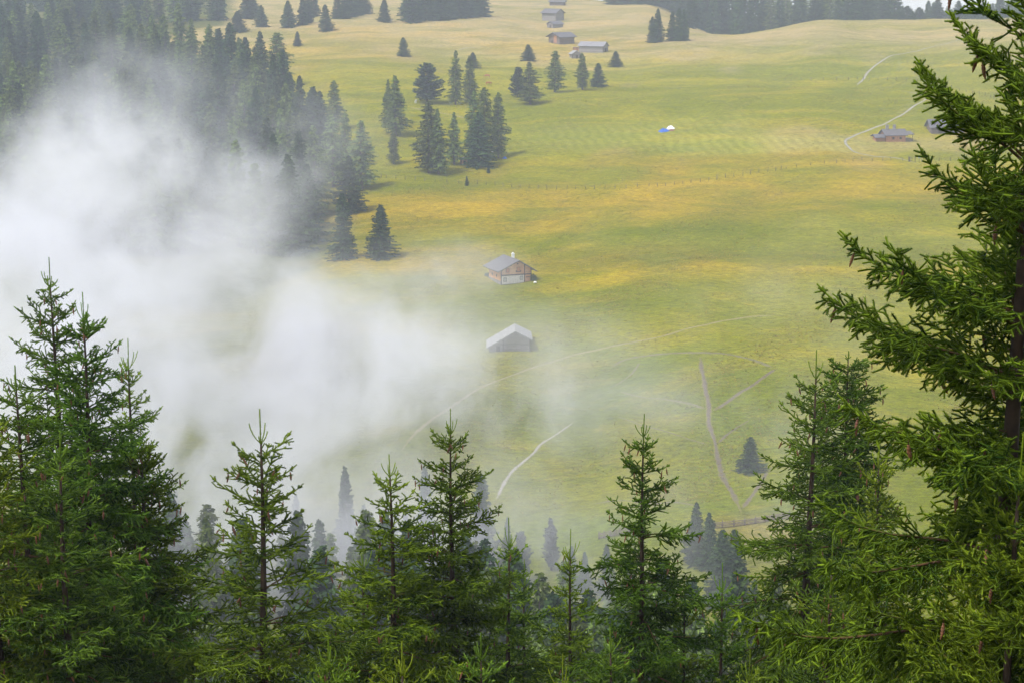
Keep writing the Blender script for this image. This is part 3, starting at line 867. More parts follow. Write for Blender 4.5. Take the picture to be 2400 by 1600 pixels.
CONES = [cone_mesh(i) for i in range(4)]
NEAR = []
def near_proto(**kw):
    cr, tr, bo, tips = near_spruce(**kw)
    cr.materials.append(M_near); tr.materials.append(M_bark); bo.materials.append(M_twig)
    NEAR.append((cr, tr, bo, tips, kw['H']))
EL = ([0, 1, 2, 3.5, 5, 8, 14], [55, 40, 30, 18, 6, -6, -14])
near_proto(seed=1, H=19, s_det=6.6, La=.50, Lb=.82, elev=EL, cones=60, thin=.86, leader=.55)
near_proto(seed=2, H=19, s_det=6.6, La=.54, Lb=.80, elev=EL, cones=60, bushy=1.1, leader=.50)
near_proto(seed=3, H=17, s_det=5.2, La=.50, Lb=.84, elev=([0, 1, 2, 3.5, 5, 8, 14], [50, 34, 24, 12, 0, -8, -14]), cones=60, thin=.95, leader=.42)
near_proto(seed=4, H=12, s_det=4.0, La=.44, Lb=.82, elev=([0, 1, 2, 3.5, 8], [50, 36, 26, 12, -5]), cones=6, thin=.88, leader=.60)
near_proto(seed=5, H=18, s_det=5.4, La=.66, Lb=.46, elev=([0, .6, 2, 3.5, 8], [45, 25, 5, -5, -12]), cones=60, bushy=1.45, leader=.16, conesmin=.2, conesmax=3.2)
near_proto(seed=6, H=18, s_det=6.6, La=.62, Lb=.72, gapk=1.15, Lmax=1.62, elev=([0, 1, 2, 3.5, 5, 8, 14], [54, 50, 44, 32, 14, -2, -12]), ndens=460, nlen=.018, nw=.0030, core=.0085, tw=.62,
           cones=95, bushy=1.0, thin=.97, leader=.5, conesmin=.6, conesmax=6.5, lat_step=.055)
NR = random.Random(9)
TINTL = [(1, 1, 1, 1), (.8, .92, 1.1, 1), (1.12, 1.05, .8, 1), (.9, .95, .9, 1), (.82, .9, .9, 1)]
TINTS = {'dark': (.6, .68, .7, 1), 'dense': (.55, .6, .6, 1), 'light': (1.25, 1.2, 1.0, 1), 'bright': (1.25, 1.2, .9, 1), 'slim': (1.2, 1.15, .9, 1), 'left': (1.2, 1.12, .8, 1), 'close': (1.2, 1.15, .9, 1), 'big': (.95, .95, .8, 1)}
def near_tree(var, px, top, Y, label, sc=1.0, rz=None, tilt=(0, 0), ncone=None):
    cr, tr, bo, tips, H = NEAR[var]
    p = at(px, top, Y); g = down(p.x, p.y)
    e = empty("spruce_tree", (p.x, p.y, p.z-H*sc), NR.uniform(0, 6.28) if rz is None else rz, label, "spruce")
    wv_ = NR.uniform(.85, 1.15) if sc == 1.0 and Y > 20 else 1.; e.scale = (sc*wv_, sc*wv_, sc); e.rotation_euler = (tilt[0], tilt[1], e.rotation_euler[2])
    if any(tilt):   # keep the tip where it is
        bpy.context.view_layer.update()
        tipw = e.matrix_basis @ Vector((0, 0, H)); e.location = Vector(e.location)+(p-tipw)
    trk = link("trunk", tr, None, e); b2 = link("boughs", bo, None, e); c = link("crown", cr, None, e); c.color = TINTS.get(label.split()[0], NR.choice(TINTL))
    foot = p.z-H*sc
    if foot > g+.2:   # longer stem down to the slope
        mb = MB(); r = .0135*H+.006
        mb.tube([(0, 0, .1), (0, 0, (g-foot-.8)/sc)], [r*1.02, r*1.25], 8)
        mb.build("trunk_base", M_bark, e, True)
    for i, q in enumerate(tips[:ncone if ncone is not None else len(tips)]):
        k = link("cone", CONES[i % 4], None, e)
        k.location = (q[0], q[1], q[2]-.035); k.rotation_euler = (NR.gauss(0, .18), NR.gauss(0, .18), NR.uniform(0, 6.28))
        s = NR.uniform(.8, 1.15); k.scale = (s, s, s)
    return e
for a in [
 (0, 117, 603, 35, "tallest spruce of the left cluster, its forked tip rising over the mist"),
 (1, 195, 685, 33.5, "spruce just right of the tallest in the left cluster with a bare top shoot"),
 (3, 301, 792, 37, "slim spruce on the right shoulder of the left cluster"),
 (2, 38, 855, 31, "spruce at the left picture edge in front of the tallest one"),
 (0, -40, 900, 29, "spruce cut off by the left picture edge"),
 (1, 330, 1000, 34, "full spruce filling the lower right of the left cluster"),
 (2, 140, 1010, 29, "broad spruce low in front of the left cluster"),
 (0, 610, 958, 30, "lone open spruce with a bare brown tip against the grey mist"),
 (3, 442, 1300, 40, "small bright spruce top between the left cluster and the lone open spruce"),
 (2, 914, 1064, 35, "left spruce of the central pair with a thin curved leader"),
 (1, 1054, 956, 36, "taller spruce of the central pair, heavy with cones"),
 (3, 850, 1262, 37, "little spruce leader left of the central pair"),
 (3, 1190, 1212, 38, "small pale spruce top just right of the central pair"),
 (3, 1229, 1308, 40, "lower pale spruce top beside a slightly taller one"),
 (3, 1339, 1238, 36, "slim pale green spruce in the gap of the misty valley"),
 (2, 1511, 968, 34, "dark spruce with many hanging cones right of the picture centre"),
 (3, 1694, 1318, 36, "small spruce with a candelabra tip by the right of the coned spruce"),
 (3, 1607, 1360, 35, "young spruce growing against the coned spruce"),
 (0, 1914, 820, 37, "tall spruce with a long bare leader left of the big right-hand tree"),
 (4, 1991, 822, 40, "dense dark spruce with a blunt top crowded with cones"),
 (1, 2064, 1030, 33, "light green spruce between the blunt-topped one and the big right-hand tree"),
 (3, 1316, 1530, 28, "tip of a spruce just entering at the bottom edge"),
 (1, 770, 1490, 27, "spruce top low at the bottom edge right of the lone open spruce"),
 (0, 480, 1500, 30, "bright spruce top at the bottom edge left of the lone open spruce"),
 (2, 1130, 1480, 27, "spruce top at the bottom edge under the central pair"),
 (1, 1760, 1520, 28, "spruce top at the bottom edge under the misty right slope"),
 (0, 1950, 1250, 27, "spruce in front of the tall long-leadered one"),
 (2, 1430, 1470, 30, "spruce top at the bottom edge left of the coned spruce"),
 (1, 940, 1500, 26, "spruce top at the bottom edge below the left one of the central pair"),
]:
    near_tree(*a[:5])
near_tree(5, 2440, -210, 14.0, "big close spruce at the right picture edge with long cone-hung boughs", tilt=(0, .012), rz=.6)
near_tree(5, 2400, 1010, 13.0, "close bright spruce in the bottom right corner below the big one", sc=.88, rz=2.4, ncone=40)

# ------------------------------------------------------------------ huts
M_roofshake, t, b = new_mat("grey_wood_shakes")
tc = t.new('ShaderNodeTexCoord').outputs['Object']
br = t.new('ShaderNodeTexBrick'); t.put(br, 'Vector', tc)
br.inputs['Scale'].default_value = 3.2; br.inputs['Mortar Size'].default_value = .03
br.inputs['Color1'].default_value = (.13, .12, .135, 1); br.inputs['Color2'].default_value = (.085, .08, .09, 1); br.inputs['Mortar'].default_value = (.09, .085, .09, 1)
n = t.noise(tc, 2.2, 5, .7)
t.put(b, 'Base Color', t.mix(t.rng(n, .35, .7, 0, .6), br.outputs[0], (.18, .17, .18))); b.inputs['Roughness'].default_value = .85
M_roofpale = simple("pale_weathered_roof", (.29, .285, .285), .8, .15, 2.5)
M_roofgrey = planks("silver_roof_boards", (.20, .195, .21), (.32, .31, .33), 'X', .4, .3)
M_logpale = planks("pale_weathered_boards", (.58, .33, .16), (.80, .54, .34), 'Z', .28, .35, stain=(.58, .30, .14))
M_logorange = planks("orange_larch_boards", (.52, .26, .10), (.66, .36, .16), 'Z', .26, .3)
M_boards = planks("upright_pale_boards", (.66, .60, .55), (.82, .78, .73), 'X', .24, .35)
M_loggrey = planks("grey_logs", (.16, .145, .135), (.36, .335, .32), 'Z', .30, .45)
M_logdark = planks("dark_brown_logs", (.13, .10, .085), (.24, .19, .155), 'Z', .28, .4)
M_logred = planks("reddish_boards", (.34, .16, .085), (.50, .28, .17), 'X', .25, .35)
M_trim = simple("dark_timber", (.085, .065, .052), .85, .3, 4)
M_white = simple("white_plaster", (.82, .81, .79), .8, .05, 6)
M_shut = simple("orange_shutter_wood", (.48, .19, .07), .75, .2, 8)
M_glass = simple("dark_window_glass", (.04, .05, .06), .2, .2, 3, .5)
M_pane = simple("pale_window_glass", (.55, .53, .50), .3, .1, 3, .5)
M_found = simple("grey_stone_footing", (.24, .22, .21), .9, .35, 3)

def gable_walls(W, L, hl, hr, rise_x, hz, zb=-2.5):
    """gable on the -Y and +Y ends; ridge at x=rise_x, height hz; eaves hl (left), hr (right)"""
    m = MB(); x0, x1, y0, y1 = -W/2, W/2, -L/2, L/2
    vs = []
    for y in (y0, y1): vs += [(x0, y, zb), (x1, y, zb), (x1, y, hr), (rise_x, y, hz), (x0, y, hl)]
    m.add(vs, [(0,1,2,3,4), (9,8,7,6,5), (0,4,9,5), (1,6,7,2), (0,5,6,1), (4,3,8,9), (3,2,7,8)])
    return m
def slab(m, a, b_, c, d, th):
    a, b_, c, d = map(Vector, (a, b_, c, d)); n = (b_-a).cross(d-a).normalized()
    if n.z < 0: n = -n
    top = [a, b_, c, d]; bot = [v-n*th for v in top]
    m.add(bot+top, [(0,3,2,1), (4,5,6,7), (0,1,5,4), (1,2,6,5), (2,3,7,6), (3,0,4,7)])
def roof(W, L, hl, hr, rx, hz, ov, ovg, th=.16, up=.03):
    """two pitched slabs meeting at the ridge"""
    m = MB(); x0, x1 = -W/2, W/2; y0, y1 = -L/2-ovg, L/2+ovg
    sl = (hz-hl)/(rx-x0); sr = (hz-hr)/(x1-rx)
    z = hz+th+up
    slab(m, (rx, y0, z), (rx, y1, z), (x0-ov, y1, z-sl*(rx-x0+ov)), (x0-ov, y0, z-sl*(rx-x0+ov)), th)
    slab(m, (rx+.002, y1-.002, z-.004), (rx+.002, y0+.002, z-.004), (x1+ov, y0+.002, z-sr*(x1+ov-rx)), (x1+ov, y1-.002, z-sr*(x1+ov-rx)), th)
    return m
def corner_pos(px, py, rz, cx, cy):
    """origin so that the building-space corner (cx,cy) stands at the photographed spot"""
    p = hit(px, py); c, s = math.cos(rz), math.sin(rz)
    return Vector((p.x-(cx*c-cy*s), p.y-(cx*s+cy*c), p.z))

# main cabin: gable faces the viewer, turned so that its left wall shows
rz = R(22)
W, L = 7.4, 7.4
o = corner_pos(1174, 668, rz, -W/2, -L/2)
cab = empty("log_cabin", o, rz, "pale timber cabin with white chimney and orange shutters in the middle of the meadow", "cabin")
hl, hr, rx, hz = 3.5, 3.3, .35, 5.35
gable_walls(W, L, hl, hr, rx, hz).build("wall", M_logpale, cab)
m = MB(); m.box(-W/2-.06, -L/2+.15, .9, -W/2+.05, L/2-.1, hl-.1); m.build("side_cladding", M_logorange, cab)
m = MB(); m.box(-W/2-.10, -L/2-.06, -1.2, -W/2+.1, L/2, .85); m.box(-W/2-.08, -L/2-.09, -1.2, W/2+.05, -L/2+.1, .12); m.build("stone_footing", M_found, cab)
rf = roof(W, L, hl, hr, rx, hz, 1.15, 1.15, .18).build("roof", M_roofshake, cab)
m = MB(); m.box(-.26, -.26, -.6, .26, .26, .85); m.box(-.33, -.33, .85, .33, .33, .94)
ch = m.build("chimney", M_white, rf); ch.location = (1.1, .9, hz-.05)
m = MB(); m.box(-.2, -.2, 1.04, .2, .2, 1.12)
for sx in (-1, 1):
    for sy in (-1, 1): m.box(.12*sx-.03, .12*sy-.03, .94, .12*sx+.03, .12*sy+.03, 1.04)
m.box(-.10, -.10, 1.12, .10, .10, 1.25)
cp = m.build("chimney_cap", M_white, rf); cp.location = ch.location
yf = -L/2
# front: lower upright boarding, beams, posts
m = MB(); m.box(-W/2+.15, yf-.05, .12, 1.9, yf+.02, 1.95); m.build("lower_boarding", M_boards, cab)
m = MB(); m.box(-W/2, yf-.16, 2.02, W/2, yf-.002, 2.22)
for k in range(9): m.box(-W/2+.2+k*.8, yf-.28, 1.98, -W/2+.36+k*.8, yf-.16, 2.14)
m.build("beam", M_trim, cab)
for x in (-W/2-.02, 1.95, W/2-.14):
    m = MB(); m.box(x, yf-.13, .05, x+.16, yf-.051 if x == 1.95 else yf+.02, 3.4 if x != 1.95 else 4.4); m.build("corner_post", M_trim, cab)
for x, z, op in ((-2.1, 2.75, False), (.55, 2.85, True)):
    m = MB(); m.box(x-.42, yf-.09, z-.06, x+.42, yf-.003, z+.96); w = m.build("window", M_trim, cab)
    m = MB(); m.box(x-.33, yf-.12, z, x+.33, yf-.085, z+.9); m.build("shutter", M_shut, w)
    if op:
        m = MB(); m.box(x-.62, yf-.14, z-.06, x-.44, yf-.05, z+.2); m.box(x+.44, yf-.14, z-.06, x+.62, yf-.05, z+.2); m.box(x-.6, yf-.16, z-.16, x+.6, yf-.02, z-.07); m.build("sill", M_trim, w)
for x, z in ((-2.7, .75), (1.25, .95)):
    m = MB(); m.box(x-.38, yf-.11, z-.05, x+.38, yf-.052, z+.8); w = m.build("window", M_trim, cab)
    m = MB(); m.box(x-.28, yf-.135, z+.05, x-.02, yf-.11, z+.7); m.box(x+.02, yf-.135, z+.05, x+.28, yf-.11, z+.7); m.build("pane", M_pane, w)
m = MB(); m.box(rx-.18, yf-.08, 4.45, rx+.18, yf-.002, 4.75); w = m.build("window", M_trim, cab); w["label"] = "tiny attic hatch"
m = MB(); m.box(-.75-.5, yf-.09, .12, -.75+.55, yf-.051, 1.9); d = m.build("door", M_boards, cab)
m = MB(); m.box(-.35, yf-.13, 1.0, -.28, yf-.09, 1.12); m.build("handle", M_trim, d)
m = MB(); m.box(2.35, yf-.08, 1.35, 3.3, yf-.002, 1.5); m.box(2.3, yf-.07, 2.5, 3.4, yf-.002, 2.58); m.build("hay_rail", M_trim, cab)
for y in (-1.2, 1.4):
    m = MB(); m.box(-W/2-.1, y-.25, 1.5, -W/2-.061, y+.25, 2.05); w = m.build("window", M_trim, cab)
    m = MB(); m.box(-W/2-.12, y-.18, 1.56, -W/2-.1, y+.18, 1.99); m.build("pane", M_glass, w)
for k, zz in enumerate((.4, 3.3)):
    pass
# purlin ends under the gable overhang
m = MB()
for x, z in ((-W/2, hl-.12), (rx, hz-.12), (W/2-.1, hr-.12), (-1.6, (hl+hz)/2-.02), (2.1, (hr+hz)/2)):
    m.box(x-.1, yf-.95, z-.1, x+.1, yf-.003, z+.1)
m.build("rafters", M_trim, cab)
# nettle bush and pale stone at the cabin's right corner
def bush(px, py, r, h, label, mat, seed, n=700):
    rg_ = np.random.default_rng(seed); p = hit(px, py)
    u = rg_.normal(0, 1, (n, 3)); u /= np.linalg.norm(u, axis=1)[:, None]; rad = rg_.random(n)[:, None]**.4
    C = u*rad*np.array([r, r*.8, h]); C[:, 2] = np.abs(C[:, 2])
    d = rg_.normal(0, 1, (n, 3)); d[:, 2] = np.abs(d[:, 2]); d /= np.linalg.norm(d, axis=1)[:, None]; s = np.cross(d, rg_.normal(0, 1, (n, 3))); s /= np.linalg.norm(s, axis=1)[:, None]
    l = rg_.uniform(.12, .3, n)[:, None]
    Vb = np.stack([C, C+d*l*.5+s*l*.25, C+d*l, C+d*l*.5-s*l*.25], 1).reshape(-1, 3)
    me = np_mesh("bush", Vb, np.arange(len(Vb)).reshape(-1, 4), tone=rg_.random(n))
    o = link("bush", me, mat); o.location = p; return tag(o, label, "bush")
M_nettle = foliage("nettle_leaves", (.05, .08, .03), (.11, .16, .06), rnd=.1)
bush(1250, 658, .9, 1.6, "dark nettle clump against the right corner of the timber cabin", M_nettle, 4)
bush(1143, 648, .8, .8, "low weeds along the back left corner of the timber cabin", M_nettle, 5)
m = MB()
m.tube([(-.35, 0, .1), (-.1, .05, .22), (.25, 0, .2), (.4, 0, .06)], [.12, .25, .22, .08], 7)
s = m.build("boulder", M_white, None, True); s.location = hit(1254, 664); tag(s, "small white rock lying right of the timber cabin", "rock")

# pale misty hut below the cabin, gable to the viewer
rz = R(1)
W, L = 8.0, 6.4
o = corner_pos(1241, 823, rz, W/2, -L/2)
hut = empty("log_hut", o, rz, "grey log hut with pale lopsided roof below the timber cabin, half in mist", "hut")
hl, hr, rx, hz = 1.0, 2.6, 1.2, 4.0
gable_walls(W, L, hl, hr, rx, hz).build("wall", M_loggrey, hut)
roof(W, L, hl, hr, rx, hz, .55, .9, .22).build("roof", M_roofpale, hut)
m = MB(); m.box(-1.30, -L/2-.10, -.6, -1.14, -L/2-.002, 2.3); m.build("corner_post", M_trim, hut)
m = MB(); m.box(-2.6, -L/2-.06, -.6, -1.8, -L/2-.002, 1.1); d = m.build("door", M_trim, hut)
m = MB(); m.box(W/2-.02, -L/2-.08, -.6, W/2+.12, -L/2+.1, 2.6); m.build("corner_post", M_trim, hut)
m = MB()
for k in range(4): m.tube([(-1.0, -L/2-.05, .35+.28*k), (3.5, -L/2-.05, .35+.28*k)], [.075, .075], 6)
m.build("front_logs", M_loggrey, hut)

def barn(px, py, rzd, W, L, h, rise, label, wall, roofm, cx=-1, cy=-1, ov=.8, ovg=.7, name="hay_barn", cat="barn", extra=None):
    rz = R(rzd); o = corner_pos(px, py, rz, cx*W/2, cy*L/2)
    e = empty(name, o, rz, label, cat)
    gable_walls(W, L, h, h, 0, h+rise).build("wall", wall, e)
    roof(W, L, h, h, 0, h+rise, ov, ovg, .16).build("roof", roofm, e)
    if extra: extra(e, W, L, h, rise)
    return e
def front_door(x, w, hh, mat=M_trim):
    def f(e, W, L, h, rise):
        m = MB(); m.box(x-w/2, -L/2-.07, -.5, x+w/2, -L/2-.003, hh); m.build("door", mat, e)
        for sx in (-1, 1):
            m = MB(); m.box(sx*W/2-.1, -L/2-.06, -1, sx*W/2+.1, -L/2+.1, h); m.build("corner_post", M_trim, e)
    return f
def side_door(x, w, hh, mat=M_trim):
    def f(e, W, L, h, rise):
        m = MB(); m.box(W/2+.003, x-w/2, -.5, W/2+.07, x+w/2, hh); m.build("door", mat, e)
        for sy in (-1, 1):
            m = MB(); m.box(W/2-.1, sy*L/2-.1, -1, W/2+.06, sy*L/2+.1, h); m.build("corner_post", M_trim, e)
    return f
def red_front(e, W, L, h, rise):
    m = MB(); m.box(-.2, -L/2-.05, .6, 1.6, -L/2-.003, h+.3); m.build("gable_boards", M_logred, e)
    m = MB(); m.box(-1.8, -L/2-.06, -.4, -.6, -L/2-.003, 1.7); m.build("door", M_trim, e)
    m = MB(); m.box(W/2-.1, -L/2-.07, -1, W/2+.07, -L/2+.1, h); m.build("corner_post", M_trim, e)
# far hamlet
barn(1312, 105, -50, 7.2, 8.2, 3.3, 1.5, "grey-brown barn with a reddish gable, the middle one of the far huts", M_logdark, M_roofshake, cx=1, cy=-1, ov=1.0, ovg=1.0, extra=red_front)
barn(1302, 50, 52, 6.6, 8.2, 3.9, 1.7, "tall grey hay barn, the highest building on the far meadow", M_loggrey, M_roofshake, cx=-1, cy=-1, extra=side_door(0, 1.6, 2.2))
barn(1297, 67, -55, 4.6, 5.4, 1.9, 1.1, "low grey shed right in front of the tall far barn", M_loggrey, M_roofshake, cx=1, cy=-1, ov=.6, ovg=.6, extra=front_door(0, 1.1, 1.5))
barn(1413, 124, 66, 5.6, 10.5, 2.6, 1.5, "long grey hay barn with a ribbed silver roof on the far meadow", M_loggrey, M_roofgrey, cx=-1, cy=-1, ov=.5, ovg=.5, extra=front_door(0, 1.4, 1.8))
barn(1341, 138, 14, 3.6, 4.0, 1.9, 1.1, "tiny pale shed half hidden by a sparse larch", M_loggrey, M_roofpale, cx=-1, cy=-1, ov=.5, ovg=.4, name="shed", cat="shed", extra=front_door(.2, .9, 1.4))
barn(1322, 14, 80, 5, 8, 2.2, 1.4, "dark roofed hut on the skyline at the very top of the meadow", M_logdark, M_roofshake, cx=-1, cy=-1, name="log_hut", cat="hut", extra=front_door(0, 1, 1.7))
# timber stack next to the long barn
p0 = hit(1343, 120); p1 = hit(1372, 119)
e = empty("timber_stack", p0, math.atan2(p1.y-p0.y, p1.x-p0.x), "stack of reddish boards beside the long silver roofed barn", "woodpile")
Ls = (p1-p0).length
m = MB()
for k in range(5): m.box(0, -.3, .2+.26*k, Ls, .3, .42+.26*k)
m.build("boards", M_logred, e)
m = MB(); m.box(-.2, -.5, 1.52, Ls+.2, .5, 1.60); m.build("cover", M_roofpale, e)
for k in range(4):
    m = MB(); x = Ls*k/3; m.box(x-.06, -.42, -.3, x+.06, -.3, 1.5); m.build("post", M_trim, e)
# right huts
def annex(e, W, L, h, rise):
    # lower wing on the left, porch on the right
    m = MB(); m.box(-L*0-1.2, -L/2-2.9, -1, 1.5, -L/2-.003, 1.5); m.build("annex_wall", M_logred, e)
    m = MB(); slab(m, (-2.4, -L/2-3.6, 1.5), (-2.4, -L/2-.02, 1.5), (.2, -L/2-.02, 2.3), (.2, -L/2-3.6, 2.3), .14)
    slab(m, (2.6, -L/2-.02, 1.4), (2.6, -L/2-3.6, 1.4), (.202, -L/2-3.6, 2.29), (.202, -L/2-.02, 2.29), .14); m.build("annex_roof", M_roofshake, e)
    for y in (-.8, 1.5):
        m = MB(); m.box(W/2+.003, y-.35, .8, W/2+.06, y+.35, 1.5); w = m.build("window", M_trim, e)
    m = MB(); m.box(W/2-.1, L/2+2.2, -1, W/2, L/2+2.3, 2.4); m.build("porch_post", M_trim, e)
    m = MB(); m.box(-W/2, L/2+.05, 0, W/2-.1, L/2+2.3, .9); m.build("porch_rail", M_logdark, e)
    m = MB(); slab(m, (W/2+.7, L/2+.7, 2.32), (W/2+.7, L/2+2.5, 2.32), (0, L/2+2.5, 3.1), (0, L/2+.7, 3.1), .1); m.build("porch_roof", M_roofshake, e)
    for yy in (-2., .3):
        m = MB(); m.box(-.35, yy-.4, h+rise-.4, .35, yy+.4, h+rise+1.5); m.build("chimney", M_found, e)
barn(2122, 333, 100-180, 5.0, 6.2, 2.2, 1.4, "low hut with a reddish wooden wall and two stubby chimneys beside the gravel track", M_logred, M_roofshake, cx=1, cy=1, ov=.6, ovg=.7, name="log_hut", cat="hut", extra=annex)
def lean(e, W, L, h, rise):
    m = MB(); m.box(-W/2+.3, L/2+.003, -1, W/2-.5, L/2+4, 1.9); m.build("side_wing", M_loggrey, e)
    m = MB(); slab(m, (W/2+.1, L/2+.75, 1.95), (W/2+.1, L/2+4.7, 1.95), (-.2, L/2+4.7, 2.75), (-.2, L/2+.75, 2.75), .14)
    slab(m, (-W/2-.2, L/2+4.7, 1.95), (-W/2-.2, L/2+.75, 1.95), (-.202, L/2+.75, 2.74), (-.202, L/2+4.7, 2.74), .14); m.build("wing_roof", M_roofshake, e)
    m = MB(); m.box(W/2+.003, -1, 0, W/2+.07, .2, 1.9); m.build("door", M_trim, e)
barn(2230, 313, 94-180, 5.4, 6.4, 2.1, 1.9, "large dark barn with a steep roof near the close boughs at the right", M_logdark, M_roofshake, cx=1, cy=1, ov=.7, ovg=.7, extra=lean)
# small red shed under the clump
barn(1081, 387, 10, 2.0, 2.4, 1.5, .5, "tiny reddish shed tucked under the dense dark spruce", M_logred, M_roofpale, cx=-1, cy=-1, ov=.2, ovg=.2, name="shed", cat="shed", extra=front_door(0, .7, 1.2))

# ------------------------------------------------------------------ fences
M_post = simple("weathered_fence_wood", (.13, .11, .09), .9, .3, 5)
def wire_fence(pxs, gap, hpost, label, seed, wires=2, wr=.012, drift=.35):
    rg_ = random.Random(seed)
    P = resample([hit(*p).to_2d() for p in pxs], gap)
    root = empty("wire_fence", (P[0].x, P[0].y, down(P[0].x, P[0].y)), 0, label, "fence")
    tops = []
    mp_ = MB(); hp = 1.0
    mp_.tube([(0, 0, -.5), (0, 0, hp*.6), (0, 0, hp)], [.075, .07, .06], 6)
    pm = mp_.mesh("post", True); pm.materials.append(M_post)
    o0 = Vector(root.location)
    for i, p in enumerate(P):
        q = Vector((p.x+rg_.gauss(0, .1), p.y+rg_.gauss(0, .1), 0)); q.z = down(q.x, q.y)
        if i < 100:
            k = link("post", pm, None, root); k.location = q-o0
            sc = hpost*rg_.uniform(.8, 1.2); k.scale = (1.1, 1.1, sc); k.rotation_euler = (rg_.gauss(0, .07), rg_.gauss(0, .07), 0)
        tops.append(q-o0)
    for w in range(wires):
        m_ = MB(); m_.tube([t_+Vector((0, 0, hpost*(.92-.4*w))) for t_ in tops], [wr]*len(tops), 3, cap=False)
        m_.build("wire", M_post, root)
    return root
wire_fence([(892,418),(950,422),(1020,427),(1100,432),(1180,438),(1260,443),(1350,444),(1440,443),(1520,438),(1600,432),(1680,422),(1760,410),(1830,399)], 2.7, 1.15, "long wire fence on wooden posts crossing the middle meadow", 1)
wire_fence([(1840,397),(1900,388),(1960,383),(2020,378),(2090,377),(2130,379)], 3.0, 1.1, "wire fence section leading up to the small gate by the track", 2)
wire_fence([(2160,380),(2200,378),(2260,380),(2350,384)], 3.2, 1.1, "wire fence section right of the small gate", 3)
wire_fence([(1840,189),(1900,190),(1960,189),(2010,187)], 3.2, 1.2, "dark fence below the brow left of the upper track", 4)
wire_fence([(2024,187),(2100,190),(2170,198),(2250,213),(2330,232)], 3.6, 1.2, "dark fence curving down right of the upper track", 5)
# gate and signpost at the track
p = hit(2137, 380)
e = empty("gate", p, R(-10), "small dark wooden gate where the gravel track meets the wire fence", "gate")
for x in (-.9, -.6, .9):
    m = MB(); m.box(x-.09, -.09, -.5, x+.09, .09, 1.7 if x != -.6 else 1.4); m.build("post", M_trim, e)
for z in (.4, .9, 1.3):
    m = MB(); m.box(-.8, -.05, z-.06, .3, .05, z+.06); m.build("rail", M_trim, e)
p = hit(2154, 381)
e = empty("signpost", p, R(4), "small blue-grey sign board on a post right of the gate", "sign")
m = MB(); m.box(-.05, -.05, -.5, .05, .05, 1.3); m.build("post", M_post, e)
m = MB(); m.box(-.35, -.08, 1.2, .35, -.05, 1.85); m.build("board", simple("blue_grey_sign", (.20, .28, .34), .6, .1), e)
# log fence in the valley
def log_fence(pxs, label, seed, hh=1.0):
    rg_ = random.Random(seed); P = resample([hit(*p).to_2d() for p in pxs], 2.2)
    Z = [Vector((p.x, p.y, down(p.x, p.y))) for p in P]; o0 = Z[0].copy()
    root = empty("log_fence", o0, 0, label, "fence")
    for i, q in enumerate(Z):
        m = MB(); m.tube([(0, 0, -.5), (0, 0, hh+.2)], [.09, .075], 6); k = m.build("post", M_post, root, True); k.location = q-o0
    for i in range(len(Z)-1):
        for j in range(4):
            m = MB(); z = .16+j*hh/4.2
            a = Z[i]-o0+Vector((-.15, -.11, z+rg_.uniform(-.05, .05))); b_ = Z[i+1]-o0+Vector((.15, -.11, z+rg_.uniform(-.05, .05)))
            m.tube([a, b_], [.085, .07], 6); m.build("log", M_lograil, root, True)
M_lograil = simple("grey_brown_rail", (.20, .15, .12), .9, .35, 3)
log_fence([(1672, 1238), (1720, 1233), (1770, 1226), (1812, 1219), (1850, 1212)], "stacked log fence below the gully in the misty valley", 1)
log_fence([(1404, 1262), (1430, 1257), (1452, 1252), (1490, 1246)], "short length of log fence emerging left of the dark coned spruce", 2)

# ------------------------------------------------------------------ cloth heaps on the mown grass
def heap(name, px, py, w, d, h, mat, label, cat, seed):
    rg_ = random.Random(seed); n = 26; k = 16; vs = []; fs = []
    for i in range(k+1):
        for j in range(n):
            a = 6.283*j/n; r = i/k
            sc = 1+.18*math.sin(3*a+seed)+.1*math.sin(5*a)
            z = h*(1-r**1.6)*(.8+.35*mnoise.noise(Vector((r*2*math.cos(a)*2+seed, r*2*math.sin(a)*2, 0))))+.12*h*mnoise.noise(Vector((r*7*math.cos(a), r*7*math.sin(a), seed)))
            vs.append((w/2*r*sc*math.cos(a), d/2*r*sc*math.sin(a), max(z, -.02) if i < k else -.3))
    for i in range(k):
        for j in range(n):
            j2 = (j+1) % n; fs.append((i*n+j, i*n+j2, (i+1)*n+j2, (i+1)*n+j))
    me = bpy.data.meshes.new(name); me.from_pydata(vs, [], fs); me.polygons.foreach_set("use_smooth", [True]*len(fs)); me.update()
    o = link(name, me, mat); o.location = hit(px, py); return tag(o, label, cat)
M_blue = simple("blue_cloth", (.035, .13, .50), .6, .35, .8); M_wcloth = simple("white_cloth", (.85, .85, .88), .6, .06, 2); M_red = simple("dark_red_cloth", (.22, .09, .09), .8, .3, 2)
heap("fabric_heap", 1556, 309, 3.6, 2.4, 1.25, M_blue, "blue sheet of fabric heaped on the mown meadow", "tarpaulin", 1)
heap("fabric_heap", 1571, 303, 2.9, 1.8, 1.35, M_wcloth, "white fabric heap touching the blue one on the meadow", "tarpaulin", 2)
heap("fabric_heap", 1573, 307, 2.4, 1.1, .6, M_red, "dark red bundle in front of the white fabric heap", "bundle", 3)
heap("fabric_heap", 1183, 372, 1.5, 1., .7, M_blue, "small blue tarpaulin at the foot of the tallest larches", "tarpaulin", 4)
heap("fabric_heap", 1154, 358, .6, .6, 1.4, M_wcloth, "small white bundle glimpsed between the larch stems", "bundle", 5)

# ------------------------------------------------------------------ cattle
M_cowr = simple("red_brown_hide", (.34, .13, .055), .8, .25, 2); M_coww = simple("white_hide", (.7, .68, .64), .8, .1, 2)

